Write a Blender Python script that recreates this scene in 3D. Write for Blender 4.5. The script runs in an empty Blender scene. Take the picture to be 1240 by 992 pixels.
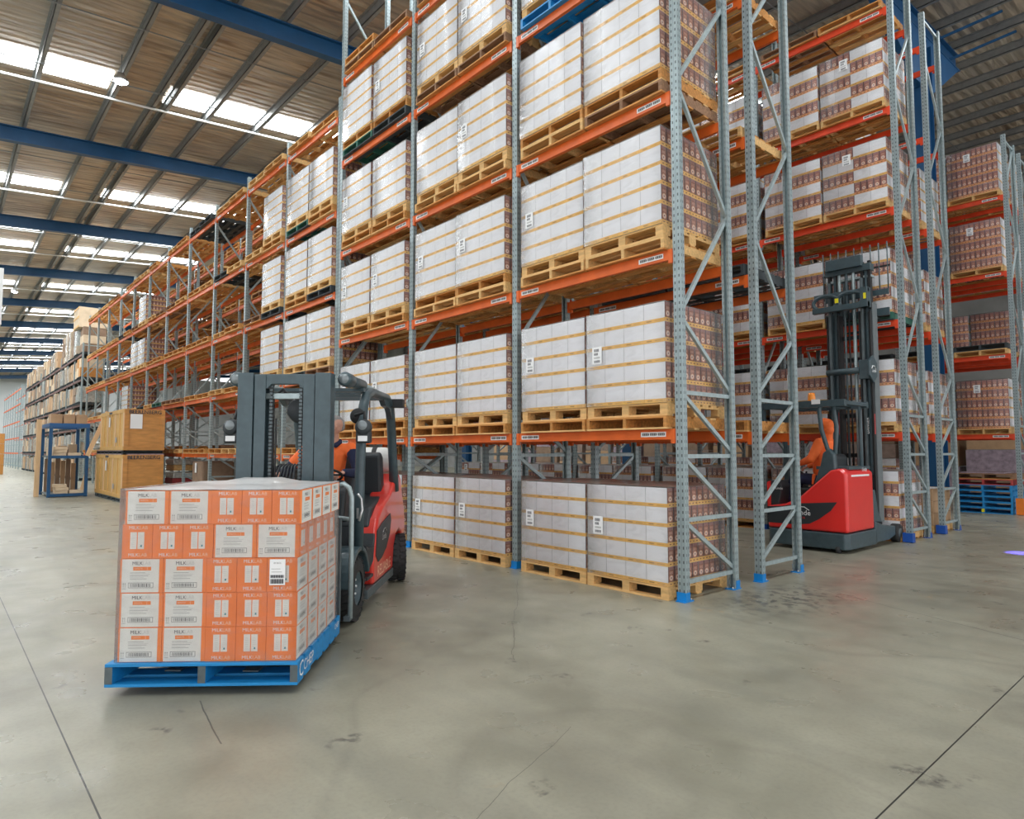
import bpy, bmesh, math, random
from mathutils import Vector, Matrix, Euler
random.seed(7)
PI=math.pi
D=bpy.data
COL=bpy.context.scene.collection
scene=bpy.context.scene

# ------------------------------------------------------------------ materials
def newmat(name):
    m=D.materials.new(name); m.use_nodes=True
    nt=m.node_tree
    for n in list(nt.nodes): nt.nodes.remove(n)
    o=nt.nodes.new('ShaderNodeOutputMaterial'); b=nt.nodes.new('ShaderNodeBsdfPrincipled')
    nt.links.new(b.outputs[0],o.inputs[0])
    return m,nt,b,o
def N(nt,t,**k):
    n=nt.nodes.new(t)
    for a,v in k.items():
        if a.startswith('i_'):
            key=a[2:]; key=int(key) if key.isdigit() else key
            n.inputs[key].default_value=v
        else: setattr(n,a,v)
    return n
def math_(nt,op,a,b=None,c=None):
    n=nt.nodes.new('ShaderNodeMath'); n.operation=op
    for i,x in enumerate((a,b,c)):
        if x is None: continue
        if hasattr(x,'links') or hasattr(x,'is_output'): nt.links.new(x,n.inputs[i])
        else: n.inputs[i].default_value=x
    return n.outputs[0]
def mix(nt,f,a,b):
    n=nt.nodes.new('ShaderNodeMix'); n.data_type='RGBA'
    for s,x in ((n.inputs[0],f),(n.inputs[6],a),(n.inputs[7],b)):
        if hasattr(x,'is_output'): nt.links.new(x,s)
        else: s.default_value = x if not isinstance(x,tuple) else (*x[:3],1)
    return n.outputs[2]
def c4(c): return (*c,1)
def plain(name,col,rough=.5,metal=0,noise=0,nscale=8,bump=0,bscale=60,coat=0,spec=None,stretch=None):
    m,nt,b,o=newmat(name)
    b.inputs['Roughness'].default_value=rough; b.inputs['Metallic'].default_value=metal
    b.inputs['Coat Weight'].default_value=coat
    if spec is not None: b.inputs['Specular IOR Level'].default_value=spec
    tc=N(nt,'ShaderNodeTexCoord')
    src=tc.outputs['Object']
    if stretch:
        mp=N(nt,'ShaderNodeMapping'); mp.inputs['Scale'].default_value=stretch
        nt.links.new(src,mp.inputs[0]); src=mp.outputs[0]
    if noise:
        n=N(nt,'ShaderNodeTexNoise'); n.inputs['Scale'].default_value=nscale; n.inputs['Detail'].default_value=5
        nt.links.new(src,n.inputs['Vector'])
        r=N(nt,'ShaderNodeMapRange',i_1=.3,i_2=.7); nt.links.new(n.outputs[0],r.inputs[0])
        a=tuple(x*(1-noise) for x in col); c=tuple(min(1,x*(1+noise)) for x in col)
        nt.links.new(mix(nt,r.outputs[0],a,c),b.inputs['Base Color'])
    else: b.inputs['Base Color'].default_value=c4(col)
    if bump:
        n2=N(nt,'ShaderNodeTexNoise'); n2.inputs['Scale'].default_value=bscale
        nt.links.new(src,n2.inputs['Vector'])
        bp=N(nt,'ShaderNodeBump'); bp.inputs['Strength'].default_value=bump; bp.inputs['Distance'].default_value=.02
        nt.links.new(n2.outputs[0],bp.inputs['Height']); nt.links.new(bp.outputs[0],b.inputs['Normal'])
    return m
M={}
def P(k,*a,**kw): M[k]=plain(k,*a,**kw); return M[k]
P('wood_new',(.70,.43,.17),.75,noise=.22,nscale=5,stretch=(1,6,6))
P('wood_orange',(.54,.24,.06),.75,noise=.28,nscale=5,stretch=(1,6,6))
P('wood_old',(.28,.155,.085),.8,noise=.3,nscale=5,stretch=(1,6,6))
P('wood_dark',(.04,.05,.055),.75,noise=.3,nscale=5)
P('wood_blue',(.01,.24,.56),.5,noise=.14,nscale=6,stretch=(1,5,5))
P('wood_red',(.42,.05,.05),.6,noise=.2,nscale=5)
P('wood_green',(.03,.14,.10),.6,noise=.25,nscale=5)
P('ply',(.58,.27,.075),.5,noise=.16,nscale=3,stretch=(1,1,5),coat=.1)
P('ply_pale',(.64,.38,.12),.55,noise=.14,nscale=4,stretch=(6,6,1))
P('timber',(.70,.47,.26),.6,noise=.12,nscale=4,stretch=(4,4,.6))
P('steel_galv',(.37,.45,.46),.42,metal=.35,noise=.12,nscale=20)
P('steel_mid',(.22,.25,.26),.35,metal=.5,noise=.1)
P('steel_dark',(.12,.15,.16),.5,metal=.4,noise=.2,nscale=9)
P('beam_orange',(.70,.125,.015),.45,noise=.12,nscale=4)
P('beam_red',(.78,.07,.02),.42,noise=.12,nscale=4)
P('beam_brown',(.13,.06,.05),.6,noise=.2)
P('plate_blue',(.0,.22,.62),.45,noise=.1)
P('stand_blue',(.01,.09,.26),.4)
P('guard_blue',(.01,.08,.38),.4)
P('guard_orange',(.85,.22,.02),.5,noise=.1)
P('slate',(.050,.082,.095),.42,noise=.15,nscale=14,coat=.1)
P('dark_plastic',(.028,.035,.04),.5,bump=.1)
P('black',(.012,.013,.014),.55)
P('rubber',(.025,.026,.027),.8,noise=.25,nscale=30,bump=.2)
P('red_paint',(.74,.045,.03),.28,coat=.5,noise=.06,nscale=2)
P('red_truck',(.80,.03,.025),.3,coat=.5,noise=.05,nscale=2)
P('silver',(.65,.66,.66),.3,metal=.8)
P('white_paint',(.82,.83,.82),.5)
P('paper',(.86,.87,.87),.6)
P('ink',(.05,.05,.06),.7)
P('grey_ink',(.38,.38,.37),.7)
P('brown_ink',(.25,.10,.03),.7)
P('milk_white',(.82,.83,.79),.55,noise=.03)
P('milk_orange',(.96,.26,.05),.55,noise=.05,nscale=4)
P('pale_orange',(.95,.62,.42),.6)
P('pale_grey',(.62,.63,.6),.6)
P('cardboard',(.47,.30,.17),.8,noise=.15,nscale=3)
P('cardboard_dark',(.27,.18,.12),.8,noise=.2,nscale=3)
P('cardboard_pale',(.66,.52,.36),.8,noise=.12,nscale=3)
P('blue_beam',(.008,.075,.19),.45,noise=.1,nscale=2)
P('purlin',(.27,.28,.28),.45,metal=.4,noise=.1)
P('wall_grey',(.22,.22,.21),.8,noise=.25,nscale=.6)
P('wall_white',(.52,.54,.54),.7,noise=.04,nscale=.5)
P('skin',(.62,.33,.24),.55,noise=.08,nscale=20)
P('hair',(.30,.29,.28),.85,noise=.3,nscale=80)
P('hivis',(1.0,.17,.03),.7,noise=.08,nscale=12)
P('navy',(.012,.018,.055),.85,noise=.25,nscale=14)
P('trouser',(.03,.032,.045),.85,noise=.2,nscale=14)
P('boots',(.02,.018,.016),.6)
P('yellow',(.85,.75,.02),.5)
P('orange_lamp',(.95,.3,.03),.3)
P('tank',(.72,.73,.70),.4,noise=.08,nscale=6)
P('mauve',(.34,.27,.32),.5,noise=.3,nscale=8)
P('teal',(.02,.25,.30),.5)
P('silver_foil',(.62,.64,.60),.4,metal=.3,noise=.3,nscale=12)
P('film_brown',(.30,.22,.18),.35,noise=.25,nscale=5,coat=.4)
P('slip_film',(.74,.70,.62),.3,noise=.12,nscale=9,coat=.4)
P('lens',(.8,.82,.85),.15)

def emis(name,col,s):
    m=D.materials.new(name); m.use_nodes=True; nt=m.node_tree
    for n in list(nt.nodes): nt.nodes.remove(n)
    o=nt.nodes.new('ShaderNodeOutputMaterial'); e=nt.nodes.new('ShaderNodeEmission')
    e.inputs[0].default_value=c4(col); e.inputs[1].default_value=s; nt.links.new(e.outputs[0],o.inputs[0]); M[name]=m
emis('skylight',(.92,.97,1),10.0)
emis('lamp',(.85,.92,1),30.0)
emis('bluespot',(.15,.15,1),14.0)

# post with punched holes (object coordinates run up the post)
def post_mat():
    m,nt,b,o=newmat('rack_post')
    tc=N(nt,'ShaderNodeTexCoord'); uv=N(nt,'ShaderNodeSeparateXYZ'); nt.links.new(tc.outputs['UV'],uv.inputs[0])
    u,v=uv.outputs[0],uv.outputs[1]   # u across 0..1, v in metres
    fz=math_(nt,'FRACT',math_(nt,'MULTIPLY',v,1/.076)); dz=math_(nt,'ABSOLUTE',math_(nt,'SUBTRACT',fz,.5))
    du=math_(nt,'ABSOLUTE',math_(nt,'SUBTRACT',math_(nt,'ABSOLUTE',math_(nt,'SUBTRACT',u,.5)),.26))
    hole=math_(nt,'MULTIPLY',math_(nt,'LESS_THAN',dz,.2),math_(nt,'LESS_THAN',du,.075))
    n=N(nt,'ShaderNodeTexNoise',i_Scale=9.0,i_Detail=4.0); nt.links.new(tc.outputs['Object'],n.inputs['Vector'])
    base=mix(nt,n.outputs[0],(.23,.30,.315),(.42,.50,.51))
    # a folded groove down the middle of the section
    gr=math_(nt,'LESS_THAN',math_(nt,'ABSOLUTE',math_(nt,'SUBTRACT',u,.5)),.06)
    base=mix(nt,math_(nt,'MULTIPLY',gr,.35),base,(.16,.2,.2))
    nt.links.new(mix(nt,hole,base,(.09,.105,.105)),b.inputs['Base Color'])
    b.inputs['Metallic'].default_value=.3; b.inputs['Roughness'].default_value=.42
    M['rack_post']=m
post_mat()

def carton_mats():
    # plain white end with the amber tray band
    m,nt,b,o=newmat('carton_white')
    tc=N(nt,'ShaderNodeTexCoord'); s=N(nt,'ShaderNodeSeparateXYZ'); nt.links.new(tc.outputs['UV'],s.inputs[0]); u,v=s.outputs[0],s.outputs[1]
    band=math_(nt,'LESS_THAN',v,.19)
    # short runs of small brown print
    iv=math_(nt,'MULTIPLY',math_(nt,'GREATER_THAN',v,.065),math_(nt,'LESS_THAN',v,.125))
    t1=math_(nt,'MULTIPLY',math_(nt,'GREATER_THAN',u,.12),math_(nt,'LESS_THAN',u,.36))
    t2=math_(nt,'MULTIPLY',math_(nt,'GREATER_THAN',u,.5),math_(nt,'LESS_THAN',u,.85))
    ch=math_(nt,'GREATER_THAN',math_(nt,'FRACT',math_(nt,'MULTIPLY',u,24)),.35)
    txt=math_(nt,'MULTIPLY',math_(nt,'MULTIPLY',iv,ch),math_(nt,'ADD',t1,math_(nt,'MULTIPLY',t2,.4)))
    n=N(nt,'ShaderNodeTexNoise',i_Scale=5.0); nt.links.new(tc.outputs['Object'],n.inputs['Vector'])
    w=mix(nt,n.outputs[0],(.87,.88,.91),(.93,.94,.96))
    am=mix(nt,txt,(.92,.55,.13),(.28,.12,.03))
    nt.links.new(mix(nt,band,w,am),b.inputs['Base Color']); b.inputs['Roughness'].default_value=.45
    b.inputs['Coat Weight'].default_value=.25; b.inputs['Coat Roughness'].default_value=.25
    M['carton_white']=m
    for nm,tray,bg,lid in (('carton_print',(.92,.56,.15),(.34,.13,.08),(.36,.17,.15)),('carton_print_rust',(.84,.38,.14),(.38,.14,.11),(.42,.21,.19))):
        m,nt,b,o=newmat(nm)
        tc=N(nt,'ShaderNodeTexCoord'); s=N(nt,'ShaderNodeSeparateXYZ'); nt.links.new(tc.outputs['UV'],s.inputs[0]); u,v=s.outputs[0],s.outputs[1]
        cu=math_(nt,'SUBTRACT',math_(nt,'FRACT',math_(nt,'MULTIPLY',u,5)),.5)
        au=math_(nt,'ABSOLUTE',cu)
        can=math_(nt,'LESS_THAN',au,.43)
        col=mix(nt,can,(.06,.03,.03),bg)
        lidm=math_(nt,'MULTIPLY',can,math_(nt,'GREATER_THAN',v,.84)); col=mix(nt,lidm,col,lid)
        # pale cup picture low on each can, ring mark above
        dv=math_(nt,'MULTIPLY',math_(nt,'SUBTRACT',v,.42),1.15)
        r=math_(nt,'SQRT',math_(nt,'ADD',math_(nt,'MULTIPLY',cu,cu),math_(nt,'MULTIPLY',dv,math_(nt,'MULTIPLY',dv,3.0))))
        col=mix(nt,math_(nt,'LESS_THAN',r,.31),col,(.80,.46,.30))
        col=mix(nt,math_(nt,'LESS_THAN',r,.21),col,(.90,.76,.64))
        col=mix(nt,math_(nt,'LESS_THAN',r,.10),col,(.35,.12,.10))
        hi=math_(nt,'MULTIPLY',math_(nt,'GREATER_THAN',v,.62),math_(nt,'MULTIPLY',math_(nt,'LESS_THAN',v,.76),math_(nt,'LESS_THAN',au,.26)))
        col=mix(nt,math_(nt,'MULTIPLY',hi,.8),col,(.62,.32,.22))
        band=math_(nt,'LESS_THAN',v,.22); iv=math_(nt,'MULTIPLY',math_(nt,'GREATER_THAN',v,.08),math_(nt,'LESS_THAN',v,.14))
        tx=math_(nt,'MULTIPLY',iv,math_(nt,'GREATER_THAN',math_(nt,'FRACT',math_(nt,'MULTIPLY',u,9)),.55))
        col=mix(nt,band,col,mix(nt,tx,tray,(.3,.12,.03)))
        nt.links.new(col,b.inputs['Base Color']); b.inputs['Roughness'].default_value=.4
        b.inputs['Coat Weight'].default_value=.2
        M[nm]=m
carton_mats()

def film(name,milk,gl,scale=3.0,graze=.12):
    m=D.materials.new(name); m.use_nodes=True; nt=m.node_tree
    for n in list(nt.nodes): nt.nodes.remove(n)
    o=nt.nodes.new('ShaderNodeOutputMaterial'); tr=nt.nodes.new('ShaderNodeBsdfTransparent'); g=nt.nodes.new('ShaderNodeBsdfGlossy'); d=nt.nodes.new('ShaderNodeBsdfDiffuse')
    d.inputs[0].default_value=(.9,.9,.9,1); g.inputs['Roughness'].default_value=.22
    tc=N(nt,'ShaderNodeTexCoord'); mp=N(nt,'ShaderNodeMapping'); mp.inputs['Scale'].default_value=(1,1,2.6); nt.links.new(tc.outputs['Object'],mp.inputs[0])
    n=N(nt,'ShaderNodeTexNoise',i_Scale=scale,i_Detail=6.0,i_Distortion=1.4); nt.links.new(mp.outputs[0],n.inputs['Vector'])
    bp=N(nt,'ShaderNodeBump'); bp.inputs['Strength'].default_value=.5; bp.inputs['Distance'].default_value=.03; nt.links.new(n.outputs[0],bp.inputs['Height'])
    nt.links.new(bp.outputs[0],g.inputs['Normal'])
    r=N(nt,'ShaderNodeMapRange',i_1=.45,i_2=.75,i_3=milk*.4,i_4=milk*1.8); nt.links.new(n.outputs[0],r.inputs[0])
    lw=N(nt,'ShaderNodeLayerWeight',i_Blend=.35)
    dd=math_(nt,'ADD',r.outputs[0],math_(nt,'MULTIPLY',math_(nt,'POWER',lw.outputs['Facing'],2.0),graze))
    m1=N(nt,'ShaderNodeMixShader'); nt.links.new(dd,m1.inputs[0]); nt.links.new(tr.outputs[0],m1.inputs[1]); nt.links.new(d.outputs[0],m1.inputs[2])
    fr=N(nt,'ShaderNodeFresnel',i_IOR=1.4); nt.links.new(bp.outputs[0],fr.inputs['Normal'])
    m2=N(nt,'ShaderNodeMixShader'); nt.links.new(math_(nt,'MULTIPLY',fr.outputs[0],gl),m2.inputs[0]); nt.links.new(m1.outputs[0],m2.inputs[1]); nt.links.new(g.outputs[0],m2.inputs[2])
    nt.links.new(m2.outputs[0],o.inputs[0]); M[name]=m
film('stretch_film',.07,.8)
film('milk_film',.055,.8,4.0,.34)

def floor_mat():
    m,nt,b,o=newmat('polished_concrete')
    g=N(nt,'ShaderNodeNewGeometry'); s=N(nt,'ShaderNodeSeparateXYZ'); nt.links.new(g.outputs['Position'],s.inputs[0])
    x,y=s.outputs[0],s.outputs[1]
    def noise(sc,det=5,dist=0,stretch=None,off=None):
        src=g.outputs['Position']
        if stretch or off:
            mp=N(nt,'ShaderNodeMapping'); mp.inputs['Scale'].default_value=stretch or (1,1,1)
            if off: mp.inputs['Location'].default_value=off
            nt.links.new(src,mp.inputs[0]); src=mp.outputs[0]
        n=N(nt,'ShaderNodeTexNoise',i_Scale=sc,i_Detail=float(det),i_Distortion=float(dist)); nt.links.new(src,n.inputs['Vector']); return n.outputs[0]
    def ramp(v,a,b_,c=0.,d=1.):
        r=N(nt,'ShaderNodeMapRange',i_1=a,i_2=b_,i_3=c,i_4=d); nt.links.new(v,r.inputs[0]); return r.outputs[0]
    big=ramp(noise(.55,6,.3),.34,.66)
    col=mix(nt,big,(.205,.197,.148),(.335,.322,.245))
    med=ramp(noise(2.6,8,.3),.36,.7)
    col=mix(nt,math_(nt,'MULTIPLY',med,.45),col,(.40,.385,.30))
    streak=ramp(noise(1.3,6,.3,stretch=(.35,2.4,1)),.46,.76)
    col=mix(nt,math_(nt,'MULTIPLY',streak,.45),col,(.20,.20,.165))
    fine=ramp(noise(38,6),.45,.75)
    col=mix(nt,math_(nt,'MULTIPLY',fine,.26),col,(.17,.17,.14))
    # tyre marks: soft arcs sweeping across
    w=N(nt,'ShaderNodeTexNoise',i_Scale=.28,i_Detail=2.0); nt.links.new(g.outputs['Position'],w.inputs['Vector'])
    band=math_(nt,'ABSOLUTE',math_(nt,'SUBTRACT',w.outputs[0],.5)); band=ramp(band,0,.012,1,0)
    col=mix(nt,math_(nt,'MULTIPLY',band,.2),col,(.13,.125,.10))
    # a few dark oil/paint spots and rust flecks
    sp=ramp(noise(1.9,3,0,off=(3.1,7.7,0)),.67,.71); brk=ramp(noise(17,5),.45,.6)
    col=mix(nt,math_(nt,'MULTIPLY',math_(nt,'MULTIPLY',sp,brk),.8),col,(.07,.065,.06))
    sp2=ramp(noise(1.3,3,0,off=(9.3,1.2,0)),.70,.76); col=mix(nt,math_(nt,'MULTIPLY',math_(nt,'MULTIPLY',sp2,brk),.5),col,(.42,.26,.10))
    # the dark spill by the rack end
    dx=math_(nt,'SUBTRACT',x,.62); dy=math_(nt,'SUBTRACT',y,1.0)
    rr=math_(nt,'SQRT',math_(nt,'ADD',math_(nt,'MULTIPLY',dx,dx),math_(nt,'MULTIPLY',dy,math_(nt,'MULTIPLY',dy,.35))))
    spill=math_(nt,'MULTIPLY',ramp(rr,.1,.75,1,0),ramp(noise(9,6,.3),.52,.56))
    col=mix(nt,math_(nt,'MULTIPLY',spill,.85),col,(.075,.075,.072))
    # saw-cut joints, 10.3 m apart down the hall, and across
    def joint(c,pos,per,wd=.004):
        q=math_(nt,'PINGPONG',math_(nt,'SUBTRACT',c,pos),per/2); return math_(nt,'LESS_THAN',q,wd)
    j=math_(nt,'MAXIMUM',joint(y,-5.44,9.0),joint(x,2.95,8.2))
    col=mix(nt,j,col,(.035,.035,.03))
    # thin wandering cracks
    def crack(px,py,ang,ln,amp=.05,wd=.004):
        ca,sa=math.cos(ang),math.sin(ang)
        X=math_(nt,'SUBTRACT',x,px); Y=math_(nt,'SUBTRACT',y,py)
        a=math_(nt,'ADD',math_(nt,'MULTIPLY',X,ca),math_(nt,'MULTIPLY',Y,sa)); p=math_(nt,'SUBTRACT',math_(nt,'MULTIPLY',Y,ca),math_(nt,'MULTIPLY',X,sa))
        nn=noise(2.2,6); p=math_(nt,'ADD',p,math_(nt,'MULTIPLY',math_(nt,'SUBTRACT',nn,.5),amp))
        k=math_(nt,'LESS_THAN',math_(nt,'ABSOLUTE',p),wd)
        return math_(nt,'MULTIPLY',k,math_(nt,'MULTIPLY',math_(nt,'GREATER_THAN',a,0.),math_(nt,'LESS_THAN',a,ln)))
    ck=crack(.3,1.92,math.atan2(-.94,2.44),3.4,.08,.007)
    ck=math_(nt,'MAXIMUM',ck,crack(-.45,-4.7,-.14,.75,.05,.004))
    ck=math_(nt,'MAXIMUM',ck,crack(.27,-2.65,2.4,3.2,.15,.0025))
    ck=math_(nt,'MAXIMUM',ck,crack(1.4,-3.2,-1.2,2.0,.1,.002))
    col=mix(nt,math_(nt,'MULTIPLY',ck,.75),col,(.06,.055,.05))
    nt.links.new(col,b.inputs['Base Color'])
    nt.links.new(ramp(noise(2.2,7,.2),.35,.7,.27,.45),b.inputs['Roughness'])
    b.inputs['Specular IOR Level'].default_value=.45
    bp=N(nt,'ShaderNodeBump'); bp.inputs['Strength'].default_value=.025; bp.inputs['Distance'].default_value=.02
    nt.links.new(noise(5,3),bp.inputs['Height']); nt.links.new(bp.outputs[0],b.inputs['Normal'])
    M['concrete']=m
floor_mat()

def roof_mat():
    m,nt,b,o=newmat('foil_roof')
    g=N(nt,'ShaderNodeNewGeometry'); s=N(nt,'ShaderNodeSeparateXYZ'); nt.links.new(g.outputs['Position'],s.inputs[0]); x,y=s.outputs[0],s.outputs[1]
    mp=N(nt,'ShaderNodeMapping'); mp.inputs['Scale'].default_value=(3.2,.35,1); nt.links.new(g.outputs['Position'],mp.inputs[0])
    n=N(nt,'ShaderNodeTexNoise',i_Scale=1.6,i_Detail=8.0,i_Distortion=.7); nt.links.new(mp.outputs[0],n.inputs['Vector'])
    n2=N(nt,'ShaderNodeTexNoise',i_Scale=.35,i_Detail=3.0); nt.links.new(g.outputs['Position'],n2.inputs['Vector'])
    w=math_(nt,'SINE',math_(nt,'MULTIPLY',x,2*PI/.28))
    h=math_(nt,'ADD',math_(nt,'MULTIPLY',w,.35),math_(nt,'MULTIPLY',n.outputs[0],2.4))
    r=N(nt,'ShaderNodeMapRange',i_1=.35,i_2=.68); nt.links.new(n.outputs[0],r.inputs[0])
    r2=N(nt,'ShaderNodeMapRange',i_1=.38,i_2=.62); nt.links.new(n2.outputs[0],r2.inputs[0])
    c=mix(nt,r.outputs[0],(.27,.19,.13),(.72,.58,.42)); c=mix(nt,math_(nt,'MULTIPLY',r2.outputs[0],.6),c,(.50,.48,.43))  # orange reflections on the silver foil are put into its tan colour
    nt.links.new(c,b.inputs['Base Color']); b.inputs['Metallic'].default_value=.3; b.inputs['Roughness'].default_value=.42
    bp=N(nt,'ShaderNodeBump'); bp.inputs['Strength'].default_value=.7; bp.inputs['Distance'].default_value=.06
    nt.links.new(h,bp.inputs['Height']); nt.links.new(bp.outputs[0],b.inputs['Normal'])
    M['foil']=m
roof_mat()

# ------------------------------------------------------------------ mesh builder
class MB:
    def __init__(s): s.v=[]; s.f=[]; s.m=[]; s.uv=[]; s.mats=[]; s.sm=[]
    def mi(s,k):
        if k not in s.mats: s.mats.append(k)
        return s.mats.index(k)
    def face(s,pts,mat,uv=None,smooth=False):
        b=len(s.v); s.v+= [tuple(p) for p in pts]; s.f.append(tuple(range(b,b+len(pts)))); s.m.append(s.mi(mat)); s.sm.append(smooth)
        s.uv.append(uv or [(0,0)]*len(pts))
    def box(s,x0,x1,y0,y1,z0,z1,mat,faces=None,T=None):
        """faces: dict side->material; uv runs 0..1 on each side, v upwards"""
        c={'-y':[(x0,y0,z0),(x1,y0,z0),(x1,y0,z1),(x0,y0,z1)],'+y':[(x1,y1,z0),(x0,y1,z0),(x0,y1,z1),(x1,y1,z1)],
           '+x':[(x1,y0,z0),(x1,y1,z0),(x1,y1,z1),(x1,y0,z1)],'-x':[(x0,y1,z0),(x0,y0,z0),(x0,y0,z1),(x0,y1,z1)],
           '+z':[(x0,y0,z1),(x1,y0,z1),(x1,y1,z1),(x0,y1,z1)],'-z':[(x0,y1,z0),(x1,y1,z0),(x1,y0,z0),(x0,y0,z0)]}
        for k,p in c.items():
            if T is not None: p=[tuple(T@Vector(q)) for q in p]
            s.face(p,(faces or {}).get(k,mat),[(0,0),(1,0),(1,1),(0,1)])
        return s
    def bar(s,a,b,w,h,mat,up=(0,0,1)):
        """rectangular bar from a to b, w sideways, h along up"""
        a=Vector(a); b=Vector(b); d=(b-a); L=d.length; d.normalize(); u=Vector(up); sd=d.cross(u)
        if sd.length<1e-4: sd=d.cross(Vector((0,1,0)))
        sd.normalize(); u=sd.cross(d)
        T=Matrix((( d.x,sd.x,u.x,a.x),(d.y,sd.y,u.y,a.y),(d.z,sd.z,u.z,a.z),(0,0,0,1)))
        s.box(0,L,-w/2,w/2,-h/2,h/2,mat,T=T); return s
    def tube(s,pts,r,mat,n=10,cap=True,radii=None):
        pts=[Vector(p) for p in pts]; rings=[]; k=len(pts)
        prev=None
        for i,p in enumerate(pts):
            t=(pts[min(i+1,k-1)]-pts[max(i-1,0)]).normalized()
            a=Vector((0,0,1)) if abs(t.z)<.9 else Vector((1,0,0))
            if prev is not None: a=prev
            x=t.cross(a).normalized(); y=x.cross(t).normalized(); prev=y
            rr=radii[i] if radii else r
            rings.append([p+x*rr*math.cos(2*PI*j/n)+y*rr*math.sin(2*PI*j/n) for j in range(n)])
        for i in range(k-1):
            for j in range(n):
                j2=(j+1)%n; s.face([rings[i][j],rings[i][j2],rings[i+1][j2],rings[i+1][j]],mat,smooth=True)
        if cap: s.face(rings[0][::-1],mat); s.face(rings[-1],mat)
        return s
    def prism(s,pts,y0,y1,mat,axis='y',sidemat=None):
        """polygon of (a,b) pairs extruded: axis y -> (a,y,b); axis x -> (x,a,b); axis z -> (a,b,z)"""
        f={'y':lambda p,t:(p[0],t,p[1]),'x':lambda p,t:(t,p[0],p[1]),'z':lambda p,t:(p[0],p[1],t)}[axis]
        n=len(pts); s.face([f(p,y0) for p in pts],mat); s.face([f(p,y1) for p in pts][::-1],mat)
        for i in range(n):
            j=(i+1)%n; s.face([f(pts[i],y0),f(pts[i],y1),f(pts[j],y1),f(pts[j],y0)],sidemat or mat)
        return s
    def lathe(s,prof,mat,c=(0,0,0),axis='y',n=24,mats=None):
        """prof: list of (radius, along)"""
        def pt(r,t,a):
            x,y=r*math.cos(a),r*math.sin(a)
            return {'y':(c[0]+x,c[1]+t,c[2]+y),'x':(c[0]+t,c[1]+x,c[2]+y),'z':(c[0]+x,c[1]+y,c[2]+t)}[axis]
        for i in range(len(prof)-1):
            for j in range(n):
                a0,a1=2*PI*j/n,2*PI*(j+1)/n
                q=[pt(*prof[i],a0),pt(*prof[i],a1),pt(*prof[i+1],a1),pt(*prof[i+1],a0)]
                s.face(q,mats[i] if mats else mat,smooth=True)
        return s
    def text(s,txt,size,T,mat,align='CENTER',squash=1.0):
        cu=D.curves.new('t','FONT'); cu.body=txt; cu.size=size; cu.align_x=align; cu.align_y='CENTER'; cu.resolution_u=2
        ob=D.objects.new('t',cu); COL.objects.link(ob)
        bpy.context.view_layer.update()
        me=D.meshes.new_from_object(ob.evaluated_get(bpy.context.evaluated_depsgraph_get()))
        for p in me.polygons: s.face([T@Vector((me.vertices[i].co.x*squash,me.vertices[i].co.y,0)) for i in p.vertices],mat)
        D.objects.remove(ob); D.curves.remove(cu); D.meshes.remove(me); return s
    def mesh(s,name):
        me=D.meshes.new(name); me.from_pydata(s.v,[],s.f); 
        for k in s.mats: me.materials.append(M[k])
        me.polygons.foreach_set('material_index',s.m); me.polygons.foreach_set('use_smooth',s.sm)
        uv=me.uv_layers.new(name='UVMap'); i=0
        flat=[c for f in s.uv for q in f for c in q]; uv.data.foreach_set('uv',flat)
        bm=bmesh.new(); bm.from_mesh(me); bmesh.ops.remove_doubles(bm,verts=bm.verts,dist=1e-5); bmesh.ops.recalc_face_normals(bm,faces=bm.faces) ; bm.to_mesh(me); bm.free()
        me.update(); return me
def link(name,me,parent=None,loc=(0,0,0),rot=(0,0,0)):
    o=D.objects.new(name,me); COL.objects.link(o); o.location=loc; o.rotation_euler=rot
    if parent is not None: o.parent=parent
    return o
def part(name,mb,parent,bevel=0,loc=(0,0,0),rot=(0,0,0),seg=2):
    o=link(name,mb.mesh(name),parent,loc,rot)
    if bevel:
        b=o.modifiers.new('b','BEVEL'); b.width=bevel; b.segments=seg; b.limit_method='ANGLE'; b.angle_limit=.6
    return o
def tag(o,label,cat,group=None):
    o['label']=label; o['category']=cat
    if group: o['group']=group
    return o
def thing(name,label,cat,loc=(0,0,0),rz=0,group=None):
    o=D.objects.new(name,None); COL.objects.link(o); o.location=loc; o.rotation_euler=(0,0,rz); o.empty_display_size=.1
    return tag(o,label,cat,group)
def struct(name,mb,parent=None):
    o=link(name,mb.mesh(name),parent)
    if parent is None: o['kind']='structure'
    return o
def TR(loc,rot=(0,0,0)): return Matrix.Translation(Vector(loc))@Euler(rot).to_matrix().to_4x4()
TEXT_FRONT=(PI/2,0,0)         # faces -y
TEXT_RIGHT=(PI/2,0,PI/2)      # faces +x
TEXT_LEFT=(PI/2,0,-PI/2)
TEXT_BACK=(PI/2,0,PI)

# ------------------------------------------------------------------ camera
cam=D.cameras.new('Camera'); co=D.objects.new('Camera',cam); COL.objects.link(co); scene.camera=co
co.location=(4.127,-6.054,1.602); co.rotation_euler=(PI/2+.0641,0,.8485); cam.sensor_width=36; cam.lens=793/1240*36; cam.clip_end=400; cam.clip_start=.05

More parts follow.
